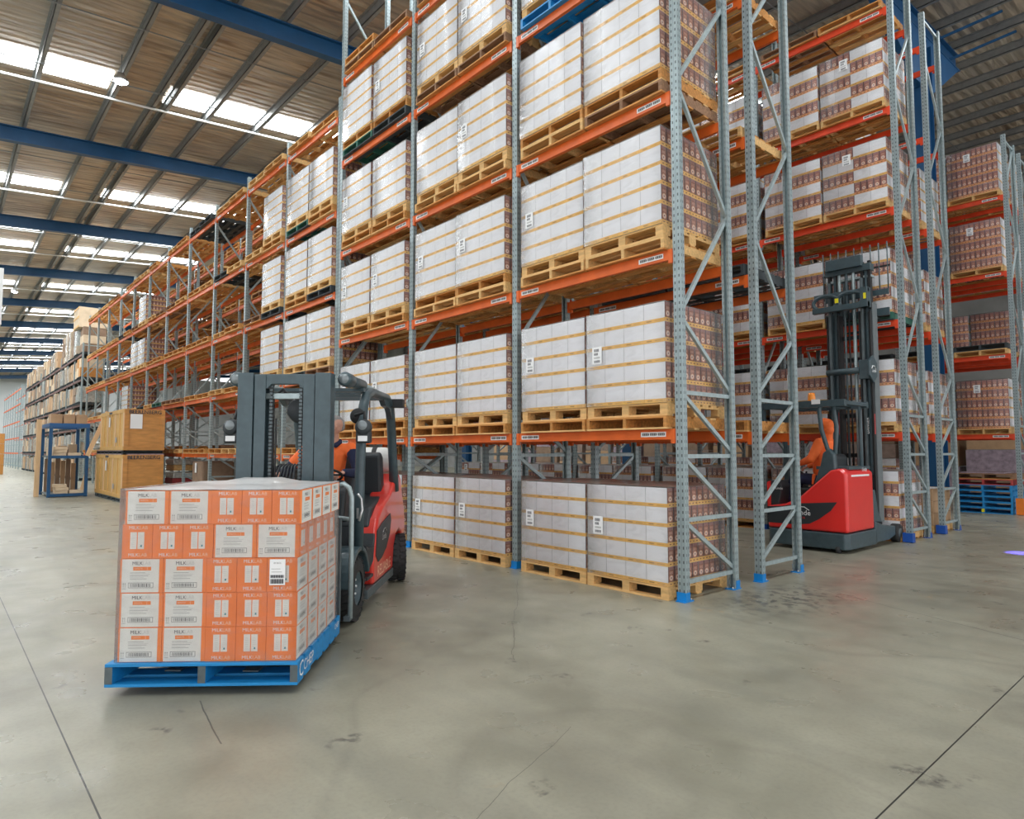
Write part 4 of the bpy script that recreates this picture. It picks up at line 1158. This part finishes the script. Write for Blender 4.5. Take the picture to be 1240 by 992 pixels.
# overhead guard
SL='slate'
g=MB()
for sy in (-1,1):
    y=.56*sy
    g.tube([(-.05,y,.66),(-.06,y,1.2),(-.10,y,1.75),(-.17,y,2.05),(-.26,y,2.16),(-.5,y,2.22),(-1.25,y,2.22),(-1.45,y,2.14),(-1.56,y,1.9),(-1.70,y,1.45),(-1.78,y,1.12)],.045,SL,n=10,radii=[.05,.05,.05,.05,.05,.045,.05,.055,.055,.055,.06])
for x in (-.22,-.45,-.65,-.85,-1.05,-1.3): g.bar((x,-.56,2.215),(x,.56,2.215),.05 if x not in(-.22,-1.3) else .10,.035,SL)
part('overhead_guard',g,fk)
part('guard_gusset',MB().prism([(-.95,2.20),(-1.38,2.20),(-1.46,1.98),(-1.30,2.10),(-1.1,2.12)],.53,.59,SL).prism([(-.95,2.20),(-1.38,2.20),(-1.46,1.98),(-1.30,2.10),(-1.1,2.12)],-.59,-.53,SL),fk)
for sy in (-1,1):
    o=part('tilt_cylinder',MB().tube([(.26,.50*sy,2.27),(-.35,.50*sy,2.28)],.055,'slate',n=14).tube([(-.35,.5*sy,2.28),(-.95,.50*sy,2.27)],.032,'steel_galv',n=12).lathe([(0,.335),(.05,.335),(.068,.31),(.068,.14),(.05,.12)],'slate',c=(0,.5*sy,2.27),axis='x',n=20),fk)
    part('work_lamp',MB().lathe([(0,.352),(.03,.350),(.045,.338)],'steel_mid',c=(0,.5*sy,2.27),axis='x',n=20),o)
# mast
for sy in (-1,1):
    a,b=(.28,.42) if sy>0 else (-.42,-.28)
    mb=MB().box(.33,.345,a,b,.09,2.31,SL).box(.46,.475,a,b,.09,2.31,SL)
    yo=(.405,.42) if sy>0 else (-.42,-.405); mb.box(.345,.46,yo[0],yo[1],.09,2.31,SL)
    mb.box(.345,.46,a+.05 if sy>0 else b-.06,a+.06 if sy>0 else b-.05,.5,2.3,'black')
    part('mast_rail',mb,fk,bevel=.004)
    a,b=(.17,.272) if sy>0 else (-.272,-.17)
    part('inner_mast_rail',MB().box(.345,.36,a,b,.12,2.29,SL).box(.45,.465,a,b,.12,2.29,SL).box(.36,.45,(.255 if sy>0 else -.272),(.272 if sy>0 else -.255),.12,2.29,'steel_dark'),fk,bevel=.004)
    mb=MB()
    for i in range(58): mb.box(.385,.425,sy*.135-.014,sy*.135+.014,.3+i*.033,.3+i*.033+.022,'steel_dark')
    mb.box(.395,.415,sy*.135-.008,sy*.135+.008,.3,2.2,'black')
    part('lift_chain',mb,fk)
part('mast_crosshead',MB().prism([(-.28,2.30),(.28,2.30),(.28,2.17),(.16,2.17),(.12,2.21),(-.12,2.21),(-.16,2.17),(-.28,2.17)],.36,.455,SL,axis='x'),fk,bevel=.006)
part('mast_crossbar',MB().box(.345,.40,-.28,.28,2.08,2.13,'steel_galv'),fk,bevel=.004)
part('mast_crossbar',MB().box(.34,.42,-.28,.28,.95,1.05,SL),fk,bevel=.004)
part('mast_hose',MB().tube([(.40,-.11,.9),(.40,-.12,1.6),(.38,-.13,2.1),(.36,-.05,2.17),(.35,.0,2.1)],.014,'black',n=8).tube([(.42,-.09,1.0),(.42,-.085,1.9)],.009,'black',n=6),fk)
part('lift_cylinder',MB().tube([(.36,-.06,.12),(.36,-.06,.95)],.035,'steel_dark',n=12),fk)
rbm=MB()
for i in range(7): rbm.tube([(.30,-.17+i*.034,1.16),(.29,-.165+i*.033,1.34),(.23,-.14+i*.028,1.46),(.15,-.13+i*.026,1.48)],.011,'dark_plastic',n=8)
part('hose_bundle',rbm,fk)
# carriage and forks
part('fork_carriage',MB().box(.50,.545,-.48,.48,.50,.60,SL).box(.50,.545,-.48,.48,.16,.24,SL).box(.49,.54,-.40,-.34,.16,.60,SL).box(.49,.54,.34,.40,.16,.60,SL).box(.50,.53,.44,.55,.12,1.02,'steel_dark'),fk,bevel=.004)
for sy in (-1,1):
    y=.27*sy
    part('fork',MB().prism([(.548,.62),(.59,.62),(.59,.13),(1.72,.100),(1.72,.092),(.60,.088),(.548,.105)],y-.055,y+.055,'steel_dark'),fk)
part('side_guard_bar',MB().tube([(.44,.50,1.30),(.46,.55,1.315),(.47,.60,1.28),(.47,.625,1.20),(.46,.625,.6),(.45,.62,.14)],.022,'steel_galv',n=10).box(.40,.50,.575,.63,.12,.16,'steel_dark').tube([(.30,.45,1.0),(.46,.62,1.0)],.02,'steel_galv',n=8),fk)
# lamps and mirrors
for sy in (-1,1):
    o=part('head_lamp',MB().lathe([(0,.07),(.055,.068),(.075,.05),(.08,.0),(.05,-.05),(0,-.06)],'dark_plastic',c=(.08,.63*sy,1.83),axis='x',n=20),fk)
    o2=part('lamp_glass',MB().lathe([(0,.078),(.025,.077),(.045,.070)],'steel_mid',c=(.08,.63*sy,1.85),axis='x',n=20),o)
    part('lamp_box',MB().box(.03,.13,.56*sy-.0 if sy>0 else -.70,.70 if sy>0 else -.56,1.68,1.80,'dark_plastic'),fk,bevel=.02)
    part('label_sheet',MB().box(.131,.133,(.585 if sy>0 else -.675),(.675 if sy>0 else -.585),1.70,1.75,'paper'),fk)
    part('lamp_bracket',MB().tube([(.0,.52*sy,1.95),(.03,.62*sy,1.98),(.05,.63*sy,1.88)],.016,'black',n=8),fk)
part('mirror',MB().lathe([(0,.02),(.07,.018),(.08,0),(.06,-.03),(0,-.04)],'black',c=(-.12,.52,1.95),axis='x',n=20),fk)
part('mirror',MB().lathe([(0,.02),(.11,.018),(.13,0),(.1,-.03),(0,-.04)],'dark_plastic',c=(-.3,-.12,2.02),axis='x',n=20),fk)
part('beacon_ring',MB().tube([(-1.42+.05*math.cos(a*PI/6),.78,2.17+.05*math.sin(a*PI/6)) for a in range(13)],.010,'steel_galv',n=6).box(-1.5,-1.38,.53,.73,2.12,2.22,'black'),fk)
# gas bottle
t=MB().lathe([(0,-.40),(.08,-.39),(.135,-.35),(.155,-.28),(.155,.28),(.135,.35),(.08,.39),(0,.40)],'tank',c=(-2.0,.12,1.50),axis='y',n=28); part('gas_bottle',t,fk)
part('bottle_strap',MB().lathe([(.158,-.03),(.162,0),(.158,.03)],'black',c=(-2.0,-.1,1.50),axis='y',n=28).lathe([(.158,-.03),(.162,0),(.158,.03)],'black',c=(-2.0,.28,1.50),axis='y',n=28).box(-2.1,-1.9,-.2,.3,1.30,1.36,'black'),fk)
# seat, wheel, console
part('seat_cushion',MB().box(-1.22,-.76,-.26,.26,1.02,1.15,'black'),fk,bevel=.05,seg=3)
part('seat_back',MB().prism([(-1.20,1.10),(-1.08,1.12),(-1.22,1.62),(-1.30,1.66),(-1.38,1.60)],-.25,.25,'dark_plastic'),fk,bevel=.045,seg=3)
part('rear_cowl',MB().prism([(-1.50,1.08),(-1.42,1.56),(-1.5,1.60),(-1.60,1.55),(-1.70,1.12)],-.30,.46,'dark_plastic'),fk,bevel=.03)
part('dashboard',MB().prism([(-.02,.95),(-.10,1.22),(-.22,1.26),(-.28,1.2),(-.2,.9)],-.42,.42,'dark_plastic'),fk,bevel=.03)
sc=Vector((-.50,.12,1.36)); ax=Vector((-.45,0,.9)).normalized(); u=Vector((0,1,0)); v=ax.cross(u)
sw=part('steering_wheel',MB().tube([sc+(u*math.cos(a*PI/14)+v*math.sin(a*PI/14))*.145 for a in range(29)],.013,'black',n=8,cap=False).tube([sc,sc-ax*.25],.03,'dark_plastic',n=10).tube([sc-u*.14,sc+u*.14],.011,'black',n=6).tube([sc,sc+v*.14],.011,'black',n=6),fk)
part('armrest',MB().box(-.98,-.50,-.46,-.33,1.22,1.28,'black').box(-.56,-.50,-.43,-.36,1.28,1.34,'dark_plastic'),fk,bevel=.02)
for x in (-.08,.06):pass
part('plate_rivets',MB().box(-.02,.0,.55,.57,.96,1.06,'silver').tube([(.10,.60,.95),(.06,.62,1.05),(.02,.60,1.15),(.04,.57,1.2)],.012,'silver',n=6),fk)

# driver
dr=thing('person','person with grey hair in orange vest and navy sleeves driving the grey-masted forklift','person',tuple(FO),FA)
hc=Vector((-.90,.055,1.87)); look=Vector((.42,-.9,-.10))
Lsh=Vector((-1.00,.22,1.64)); Rsh=Vector((-.93,-.22,1.64))
Lel=Vector((-.88,.36,1.36)); Lwr=Vector((-.62,.25,1.38)); Rel=Vector((-.84,-.44,1.38)); Rwr=Vector((-.56,-.42,1.37))
caps=head_caps(hc,look)+caps_chain([Vector((-.97,.02,1.62)),Vector((-.94,.045,1.74)),hc+Vector((-.01,0,-.03))],[.07,.06,.055])
caps+=[(Vector((-1.0,0,1.58)),.10,Vector((-1.0,0,1.2)),.11)]
caps+=caps_chain([Lsh,Lel,Lwr],[.05,.042,.029])+caps_chain([Rsh,Rel,Rwr],[.05,.042,.029])
caps+=hand(Lwr,(.8,-.45,-.1),(.1,-.1,-1),-1,.62)+hand(Rwr,(1,.05,-.1),(0,.1,-1),-1,.5)
caps+=[(Vector((-1.0,0,1.58)),.08,Lsh,.06),(Vector((-1.0,0,1.58)),.08,Rsh,.06)]
blob('body',caps,.0062,'skin',dr,2); eyes(dr,hc,look)
blob('hair',[(hc+Vector((-.05,.02,.05)),.080,hc+Vector((-.01,.01,.062)),.076),(hc+Vector((-.06,.06,.0)),.05,hc+Vector((-.05,.04,.04)),.07)],.008,'hair',dr,2)
tor=[(Vector((-1.02,0,1.14)),.155,Vector((-1.02,0,1.36)),.15),(Vector((-1.02,0,1.36)),.15,Vector((-1.0,.06,1.56)),.125),(Vector((-1.02,0,1.36)),.15,Vector((-.98,-.06,1.56)),.125),
     (Vector((-1.0,.05,1.14)),.14,Vector((-1.0,-.05,1.14)),.14),(Lsh-Vector((0,.04,.02)),.075,Rsh+Vector((0,.04,-.02)),.075)]
blob('vest',tor+[(Lsh,.072,Lsh+(Lel-Lsh)*.25,.068),(Rsh,.072,Rsh+(Rel-Rsh)*.25,.068)],.012,'hivis',dr,3)
blob('sleeve',caps_chain([Lsh+(Lel-Lsh)*.15,Lel,Lwr-(Lwr-Lel)*.06],[.070,.060,.043]),.010,'navy',dr,2)
blob('sleeve',caps_chain([Rsh+(Rel-Rsh)*.45,Rel,Rwr-(Rwr-Rel)*.06],[.066,.058,.043]),.010,'navy',dr,2)
blob('vest_shoulder',caps_chain([Rsh,Rsh+(Rel-Rsh)*.6],[.076,.074]),.010,'hivis',dr,2)
blob('collar',[(Vector((-.99,.06,1.70)),.058,Vector((-1.01,-.02,1.71)),.058),(Vector((-.90,.08,1.67)),.03,Vector((-.98,.1,1.71)),.035)],.010,'navy',dr,2)
th=[]
for s in (-1,1): th+=caps_chain([Vector((-.98,.11*s,1.20)),Vector((-.52,.17*s,1.22)),Vector((-.42,.17*s,.78))],[.095,.075,.055])
blob('trousers',th+[(Vector((-1.02,-.08,1.19)),.11,Vector((-1.02,.08,1.19)),.11)],.012,'trouser',dr,3)
for s in (-1,1): blob('boot',caps_chain([Vector((-.42,.17*s,.72)),Vector((-.40,.17*s,.62)),Vector((-.26,.18*s,.60))],[.055,.055,.045]),.010,'boots',dr,2)

# ------------------------------------------------------------------ reach truck (mast towards the red rack)
rt=thing('reach_truck','red stand-in reach truck with black mast raising a pallet at the red-beamed rack','forklift',(-.8,5.5,0))
rt['label']='red reach truck with tall black mast raised at the red-beamed rack'
def rp_(name,mb,bevel=0,seg=2,parent=None): return part(name,mb,parent or rt,bevel=bevel,seg=seg)
# base chassis
rp_('chassis',MB().prism([(-.66,-.76),(-.60,-.82),(.60,-.82),(.66,-.74),(.66,.35),(-.66,.35)],.055,.31,'slate',axis='z'),.02)
hullp=[(-.66,.32),(.655,.32),(.655,1.26),(.55,1.34),(.40,1.30),(.08,1.02),(-.12,.84),(-.36,.73),(-.66,.68)]
rp_('body_shell',MB().prism(hullp,-.80,.28,'red_truck'),.045,4)
rp_('side_panel',MB().prism([(-.655,.40),(-.655,.67),(-.40,.69),(-.1,.75),(.50,.80),(.40,.66),(.22,.52),(.06,.43),(-.15,.40)],-.808,-.80,'dark_plastic'))
rp_('badge',MB().text('Linde',.12,TR((-.05,-.812,.60),TEXT_FRONT),'paper').tube([(-.15,-.812,.645),(-.10,-.812,.695),(-.02,-.812,.695),(.06,-.812,.645)],.006,'paper',n=5).text('R 16',.05,TR((-.06,-.812,.52),TEXT_FRONT),'red_truck'))
rp_('front_console',MB().prism([(-.66,.62),(-.50,.64),(-.42,1.02),(-.50,1.12),(-.66,1.10)],-.74,.28,'dark_plastic'),.02)
rp_('front_trim',MB().prism([(-.675,.60),(-.62,.60),(-.62,1.10),(-.675,1.08)],-.76,-.70,'red_truck'))
rp_('console_badge',MB().text('Linde',.06,TR((-.47,-.752,.98),TEXT_FRONT),'paper'))
rp_('battery_cover',MB().box(.10,.62,-.60,.26,1.31,1.36,'slate').text('Linde',.09,TR((.664,-.1,1.31),TEXT_RIGHT),'paper').box(.655,.66,-.62,.1,1.20,1.23,'paper'),.01)
rp_('seat_cushion',MB().box(-.28,.18,-.50,.10,.86,.99,'black').box(-.30,.16,-.45,.05,.72,.84,'dark_plastic'),.04,3)
rp_('seat_back',MB().prism([(.14,.95),(.26,.95),(.33,1.52),(.26,1.58),(.20,1.50)],-.50,.10,'dark_plastic'),.04,3)
# rear shoulder tower carrying the guard
rp_('guard_tower',MB().prism([(.10,1.05),(.46,1.30),(.44,1.56),(.36,1.66),(.26,1.58),(.22,1.40)],-.72,-.60,'slate'),.03,3)
g=MB()
g.tube([(.34,-.68,1.60),(.24,-.68,1.95),(.20,-.66,2.30),(.24,-.64,2.36)],.035,SL,n=10).tube([(.42,-.62,1.56),(.44,-.58,2.0),(.38,-.56,2.35),(.34,-.55,2.36)],.035,SL,n=10)
g.box(-.82,.62,-.70,-.60,2.33,2.44,SL).box(-.82,.62,.20,.28,2.33,2.44,SL)
for x in (-.82,-.4,0,.3,.55): g.box(x,x+.07,-.62,.22,2.36,2.42,SL)
g.box(-.82,-.74,-.70,-.62,2.10,2.36,SL).box(-.84,-.76,.20,.28,1.0,2.42,SL).tube([(.5,.22,1.3),(.5,.22,2.42)],.035,SL,n=8)
rp_('overhead_guard',g,.006)
rp_('control_lever',MB().tube([(-.42,.1,1.1),(-.38,.1,1.25)],.015,'black',n=8).box(-.5,-.25,-.1,.24,1.08,1.14,'dark_plastic'))
sc=Vector((-.38,-.3,1.26)); ax=Vector((.3,0,.95)).normalized(); u=Vector((0,1,0)); v=ax.cross(u)
rp_('steering_wheel',MB().tube([sc+(u*math.cos(a*PI/12)+v*math.sin(a*PI/12))*.11 for a in range(25)],.012,'black',n=8,cap=False).tube([sc,sc-ax*.2],.03,'dark_plastic',n=10).tube([sc-u*.1,sc+u*.1],.01,'black',n=6))
# reach legs and wheels
for sx in (-1,1):
    x0,x1=(.50,.66) if sx>0 else (-.66,-.50)
    rp_('reach_leg',MB().prism([(.30,.08),(.30,.44),(.62,.36),(1.10,.30),(1.20,.30),(1.20,.14),(.9,.08)],x0,x1,'slate',axis='x'),.015)
    mb=MB().lathe([(.0,-.07),(.10,-.07),(.155,-.065),(.16,-.05),(.16,.05),(.155,.065),(.10,.07),(0,.07)],'rubber',c=(.615*sx,1.36,.162),axis='x',n=32)
    w_=rp_('load_wheel',mb); part('wheel_hub',MB().lathe([(0,.078*1),(.03,.078),(.085,.072),(.09,.066)],'steel_dark',c=(.615*sx,1.36,.162),axis='x',n=24),w_)
    rp_('wheel_arm',MB().prism([(1.12,.12),(1.12,.30),(1.30,.26),(1.42,.18),(1.36,.12)],.47*sx-.03,.47*sx+.06,'slate',axis='x'),.008)
rp_('drive_wheel',MB().lathe([(0,-.06),(.12,-.06),(.13,-.04),(.13,.04),(.12,.06),(0,.06)],'rubber',c=(.35,-.55,.131),axis='x',n=24))
rp_('castor_wheel',MB().lathe([(0,-.03),(.05,-.03),(.055,0),(.05,.03),(0,.03)],'rubber',c=(.5,-.80,.057),axis='x',n=20))
rp_('mast_foot',MB().prism([(.30,.42),(.30,.95),(.40,.96),(.50,.60),(.62,.48),(.66,.40)],.50,.64,'slate',axis='x').prism([(.30,.42),(.30,.95),(.40,.96),(.50,.60),(.62,.48),(.66,.40)],-.64,-.50,'slate',axis='x'),.02)
# mast
my=.66
for sx in (-1,1):
    c=.49*sx if sx>0 else -.16
for (xa,xb,nm,z1) in ((.40,.60,'mast_rail',4.05),(-.15,.07,'mast_rail',4.05)):
    rp_(nm,MB().box(xa,xa+.03,my-.10,my+.10,.35,z1,'black').box(xb-.03,xb,my-.10,my+.10,.35,z1,'black').box(xa,xb,my+.02,my+.05,.35,z1,'slate').box(xa+.05,xa+.09,my-.13,my-.05,.5,z1+.6,'steel_dark').box(xb-.09,xb-.05,my-.06,my+.1,1.2,4.9,'slate'),.004)
rp_('mast_side_plate',MB().box(.602,.615,my-.04,my+.17,.4,4.2,'steel_mid'))
rp_('lift_cylinder',MB().tube([(.30,my,.5),(.30,my,4.6)],.03,'steel_galv',n=10).tube([(.20,my+.02,.5),(.20,my+.02,4.6)],.016,'black',n=8).tube([(.14,my,1.2),(.14,my,4.7)],.022,'steel_dark',n=8))
rp_('mast_crossbar',MB().tube([(-.16,my-.10,3.02),(.42,my-.14,3.02)],.055,'slate',n=14))
hx=[(my-.14+.19*math.sin(a*PI/3),3.02+.24*math.cos(a*PI/3)) for a in range(6)]
hp=rp_('mast_hex_plate',MB().prism(hx,.60,.64,'slate',axis='x').prism([(.40,2.86),(.60,2.86),(.60,3.2),(.40,3.2)],my-.16,my-.10,'slate'),.01)
part('badge',MB().tube([(.645,my-.24,3.02),(.645,my-.20,3.07),(.645,my-.12,3.07),(.645,my-.06,3.02)],.008,'paper',n=5).text('Linde',.09,TR((.646,my-.14,2.99),TEXT_RIGHT),'paper'),hp)
rp_('beacon',MB().lathe([(0,.16),(.05,.15),(.06,.10),(.065,0)],'orange_lamp',c=(-.12,-.2,2.46),axis='z',n=18).box(-.2,-.04,-.28,-.12,2.42,2.46,'black'))
rp_('white_tag',MB().box(.10,.24,-.71,-.70,2.38,2.46,'paper'))
for z in (1.5,2.2,3.6): rp_('mast_tie',MB().box(.05,.42,my+.05,my+.08,z,z+.07,'black'))
# lifted head
hd=MB()
for x in (-.12,.02,.44,.56): hd.box(x,x+.05,my-.06,my+.02,4.1,4.95,'black')
hd.box(-.15,.62,my-.10,my+.08,4.78,4.90,SL).box(-.10,.50,my-.18,my-.06,4.86,5.05,SL).box(-.15,.62,my-.05,my+.1,4.66,4.70,'steel_galv')
for x in (.08,.20,.32): hd.tube([(x,my-.05,4.2),(x,my-.05,4.8)],.028,'steel_galv' if x!=.2 else 'slate',n=10)
rp_('mast_head',hd,.004)
hd=MB()
for cx in (-.10,.32):
    pts=[(cx+.21*math.cos(a*PI/12)*(1.05),my-.22,4.28+.13*math.sin(a*PI/12)) for a in range(25)]
    hd.tube(pts,.034,SL,n=8,cap=False)
hd.box(-.33,.62,my-.26,my-.16,4.10,4.20,SL).box(-.3,.62,my-.24,my-.16,4.37,4.44,SL).box(.50,.62,my-.27,my-.1,4.1,4.45,SL)
rp_('carriage_frame',hd,.006)
rp_('yellow_marker',MB().box(.08,.14,my-.275,my-.265,4.24,4.32,'yellow').box(.56,.60,my-.28,my-.27,4.24,4.34,'yellow'))
rp_('fork_carriage',MB().box(-.35,.75,1.02,1.06,4.02,4.16,SL).box(-.35,.75,1.02,1.06,4.40,4.5,SL).box(-.02,.06,my,1.03,4.05,4.5,SL).box(.40,.48,my,1.03,4.05,4.5,SL),.004)
lb=MB()
for i in range(9): lb.tube([(-.38+i*.14,1.05,4.45),(-.38+i*.14,1.05,5.35)],.012,'steel_dark',n=8)
lb.box(-.40,.78,1.04,1.06,4.9,4.93,'black')
rp_('load_backrest',lb)
for x in (-.25,.35): rp_('fork',MB().box(x,x+.11,1.06,1.46,4.03,4.055,'steel_dark').box(x,x+.11,1.04,1.07,4.03,4.5,'steel_dark'))
rp_('warning_strip',MB().box(.605,.607,my-.10,my-.05,1.9,2.25,'wood_red').box(.03,.035,my-.14,my-.13,1.9,2.3,'wood_red').text('DANGER',.07,TR((.50,my-.105,2.05),(PI/2,-PI/2,0)),'paper'))
# operator
op=thing('person','person in an orange hooded top and navy trousers seated on the red reach truck','person',(-.8,5.5,0))
hc=Vector((.10,-.24,2.02)); look=Vector((-1,.35,0))
Lsh=Vector((.08,-.42,1.74)); Rsh=Vector((.10,-.02,1.74)); Lel=Vector((-.02,-.50,1.48)); Lwr=Vector((-.26,-.38,1.40)); Rel=Vector((-.05,.06,1.46)); Rwr=Vector((-.32,.06,1.34))
hip=Vector((.06,-.22,1.14))
caps=head_caps(hc,look)+caps_chain([Vector((.1,-.22,1.74)),hc+Vector((0,0,-.05))],[.06,.055])+[(hip,.1,Vector((.10,-.22,1.7)),.1),(Vector((.1,-.22,1.7)),.07,Lsh,.05),(Vector((.1,-.22,1.7)),.07,Rsh,.05)]
caps+=caps_chain([Lsh,Lel,Lwr],[.045,.04,.028])+caps_chain([Rsh,Rel,Rwr],[.045,.04,.028])+hand(Lwr,(-1,.3,-.3),(0,.1,-1),1,.55)+hand(Rwr,(-1,0,-.3),(0,-.1,-1),1,.5)
blob('body',caps,.0065,'skin',op,2); eyes(op,hc,look)
hood=[(hc+Vector((.05,-.01,.03)),.112,hc+Vector((.01,0,.055)),.098),(hc+Vector((.065,-.015,-.05)),.098,hc+Vector((.045,-.01,-.04)),.092),(hc+Vector((.045,0,-.12)),.09,Vector((.12,-.22,1.80)),.10)]
blob('hooded_top',hood+[(hip+Vector((.02,0,.12)),.19,Vector((.07,-.22,1.50)),.19),(Vector((.07,-.22,1.5)),.19,Vector((.10,-.22,1.68)),.15),(Lsh,.085,Rsh,.085)]+[(hip+Vector((.03,-.08,.06)),.11,hip+Vector((.03,.08,.06)),.11)]
  +caps_chain([Lsh,Lel,Lwr-(Lwr-Lel)*.08],[.090,.075,.050])+caps_chain([Rsh,Rel,Rwr-(Rwr-Rel)*.08],[.090,.075,.050]),.012,'hivis',op,3)
blob('top_hem',[(hip+Vector((-.08,-.20,.06)),.03,hip+Vector((-.10,-.21,-.08)),.018)],.008,'hivis',op,1)
th=[]
for s in (-1,1): th+=caps_chain([hip+Vector((0,.10*s,-.03)),hip+Vector((-.44,.12*s+(-.03),.01)),hip+Vector((-.60,.12*s-.03,-.46))],[.105,.080,.056])
blob('trousers',th+[(hip+Vector((.03,-.08,-.01)),.13,hip+Vector((.03,.08,-.01)),.13)],.012,'navy',op,3)
for s in (-1,1): blob('boot',caps_chain([hip+Vector((-.60,.12*s-.03,-.44)),hip+Vector((-.60,.12*s-.03,-.50)),hip+Vector((-.72,.12*s-.03,-.51))],[.05,.05,.04]),.010,'boots',op,2)
for s in (-1,1):pass
# the blue safety spot on the floor at the right edge
sp=D.lights.new('blue_safety_spot','SPOT'); so=D.objects.new('blue_safety_spot',sp); COL.objects.link(so); so.location=(1.62,6.9,4.2); sp.energy=3500; sp.color=(.12,.10,1); sp.spot_size=.13; sp.spot_blend=.6; sp.shadow_soft_size=.02

# ------------------------------------------------------------------ light
wd=D.worlds.new('World'); scene.world=wd; wd.use_nodes=True
bg=wd.node_tree.nodes['Background']; bg.inputs[0].default_value=(.97,.97,1,1); bg.inputs[1].default_value=.92
scene.view_settings.view_transform='Standard'; scene.view_settings.look='None'; scene.view_settings.gamma=1; scene.view_settings.use_curve_mapping=False
scene.view_settings.exposure=1.05
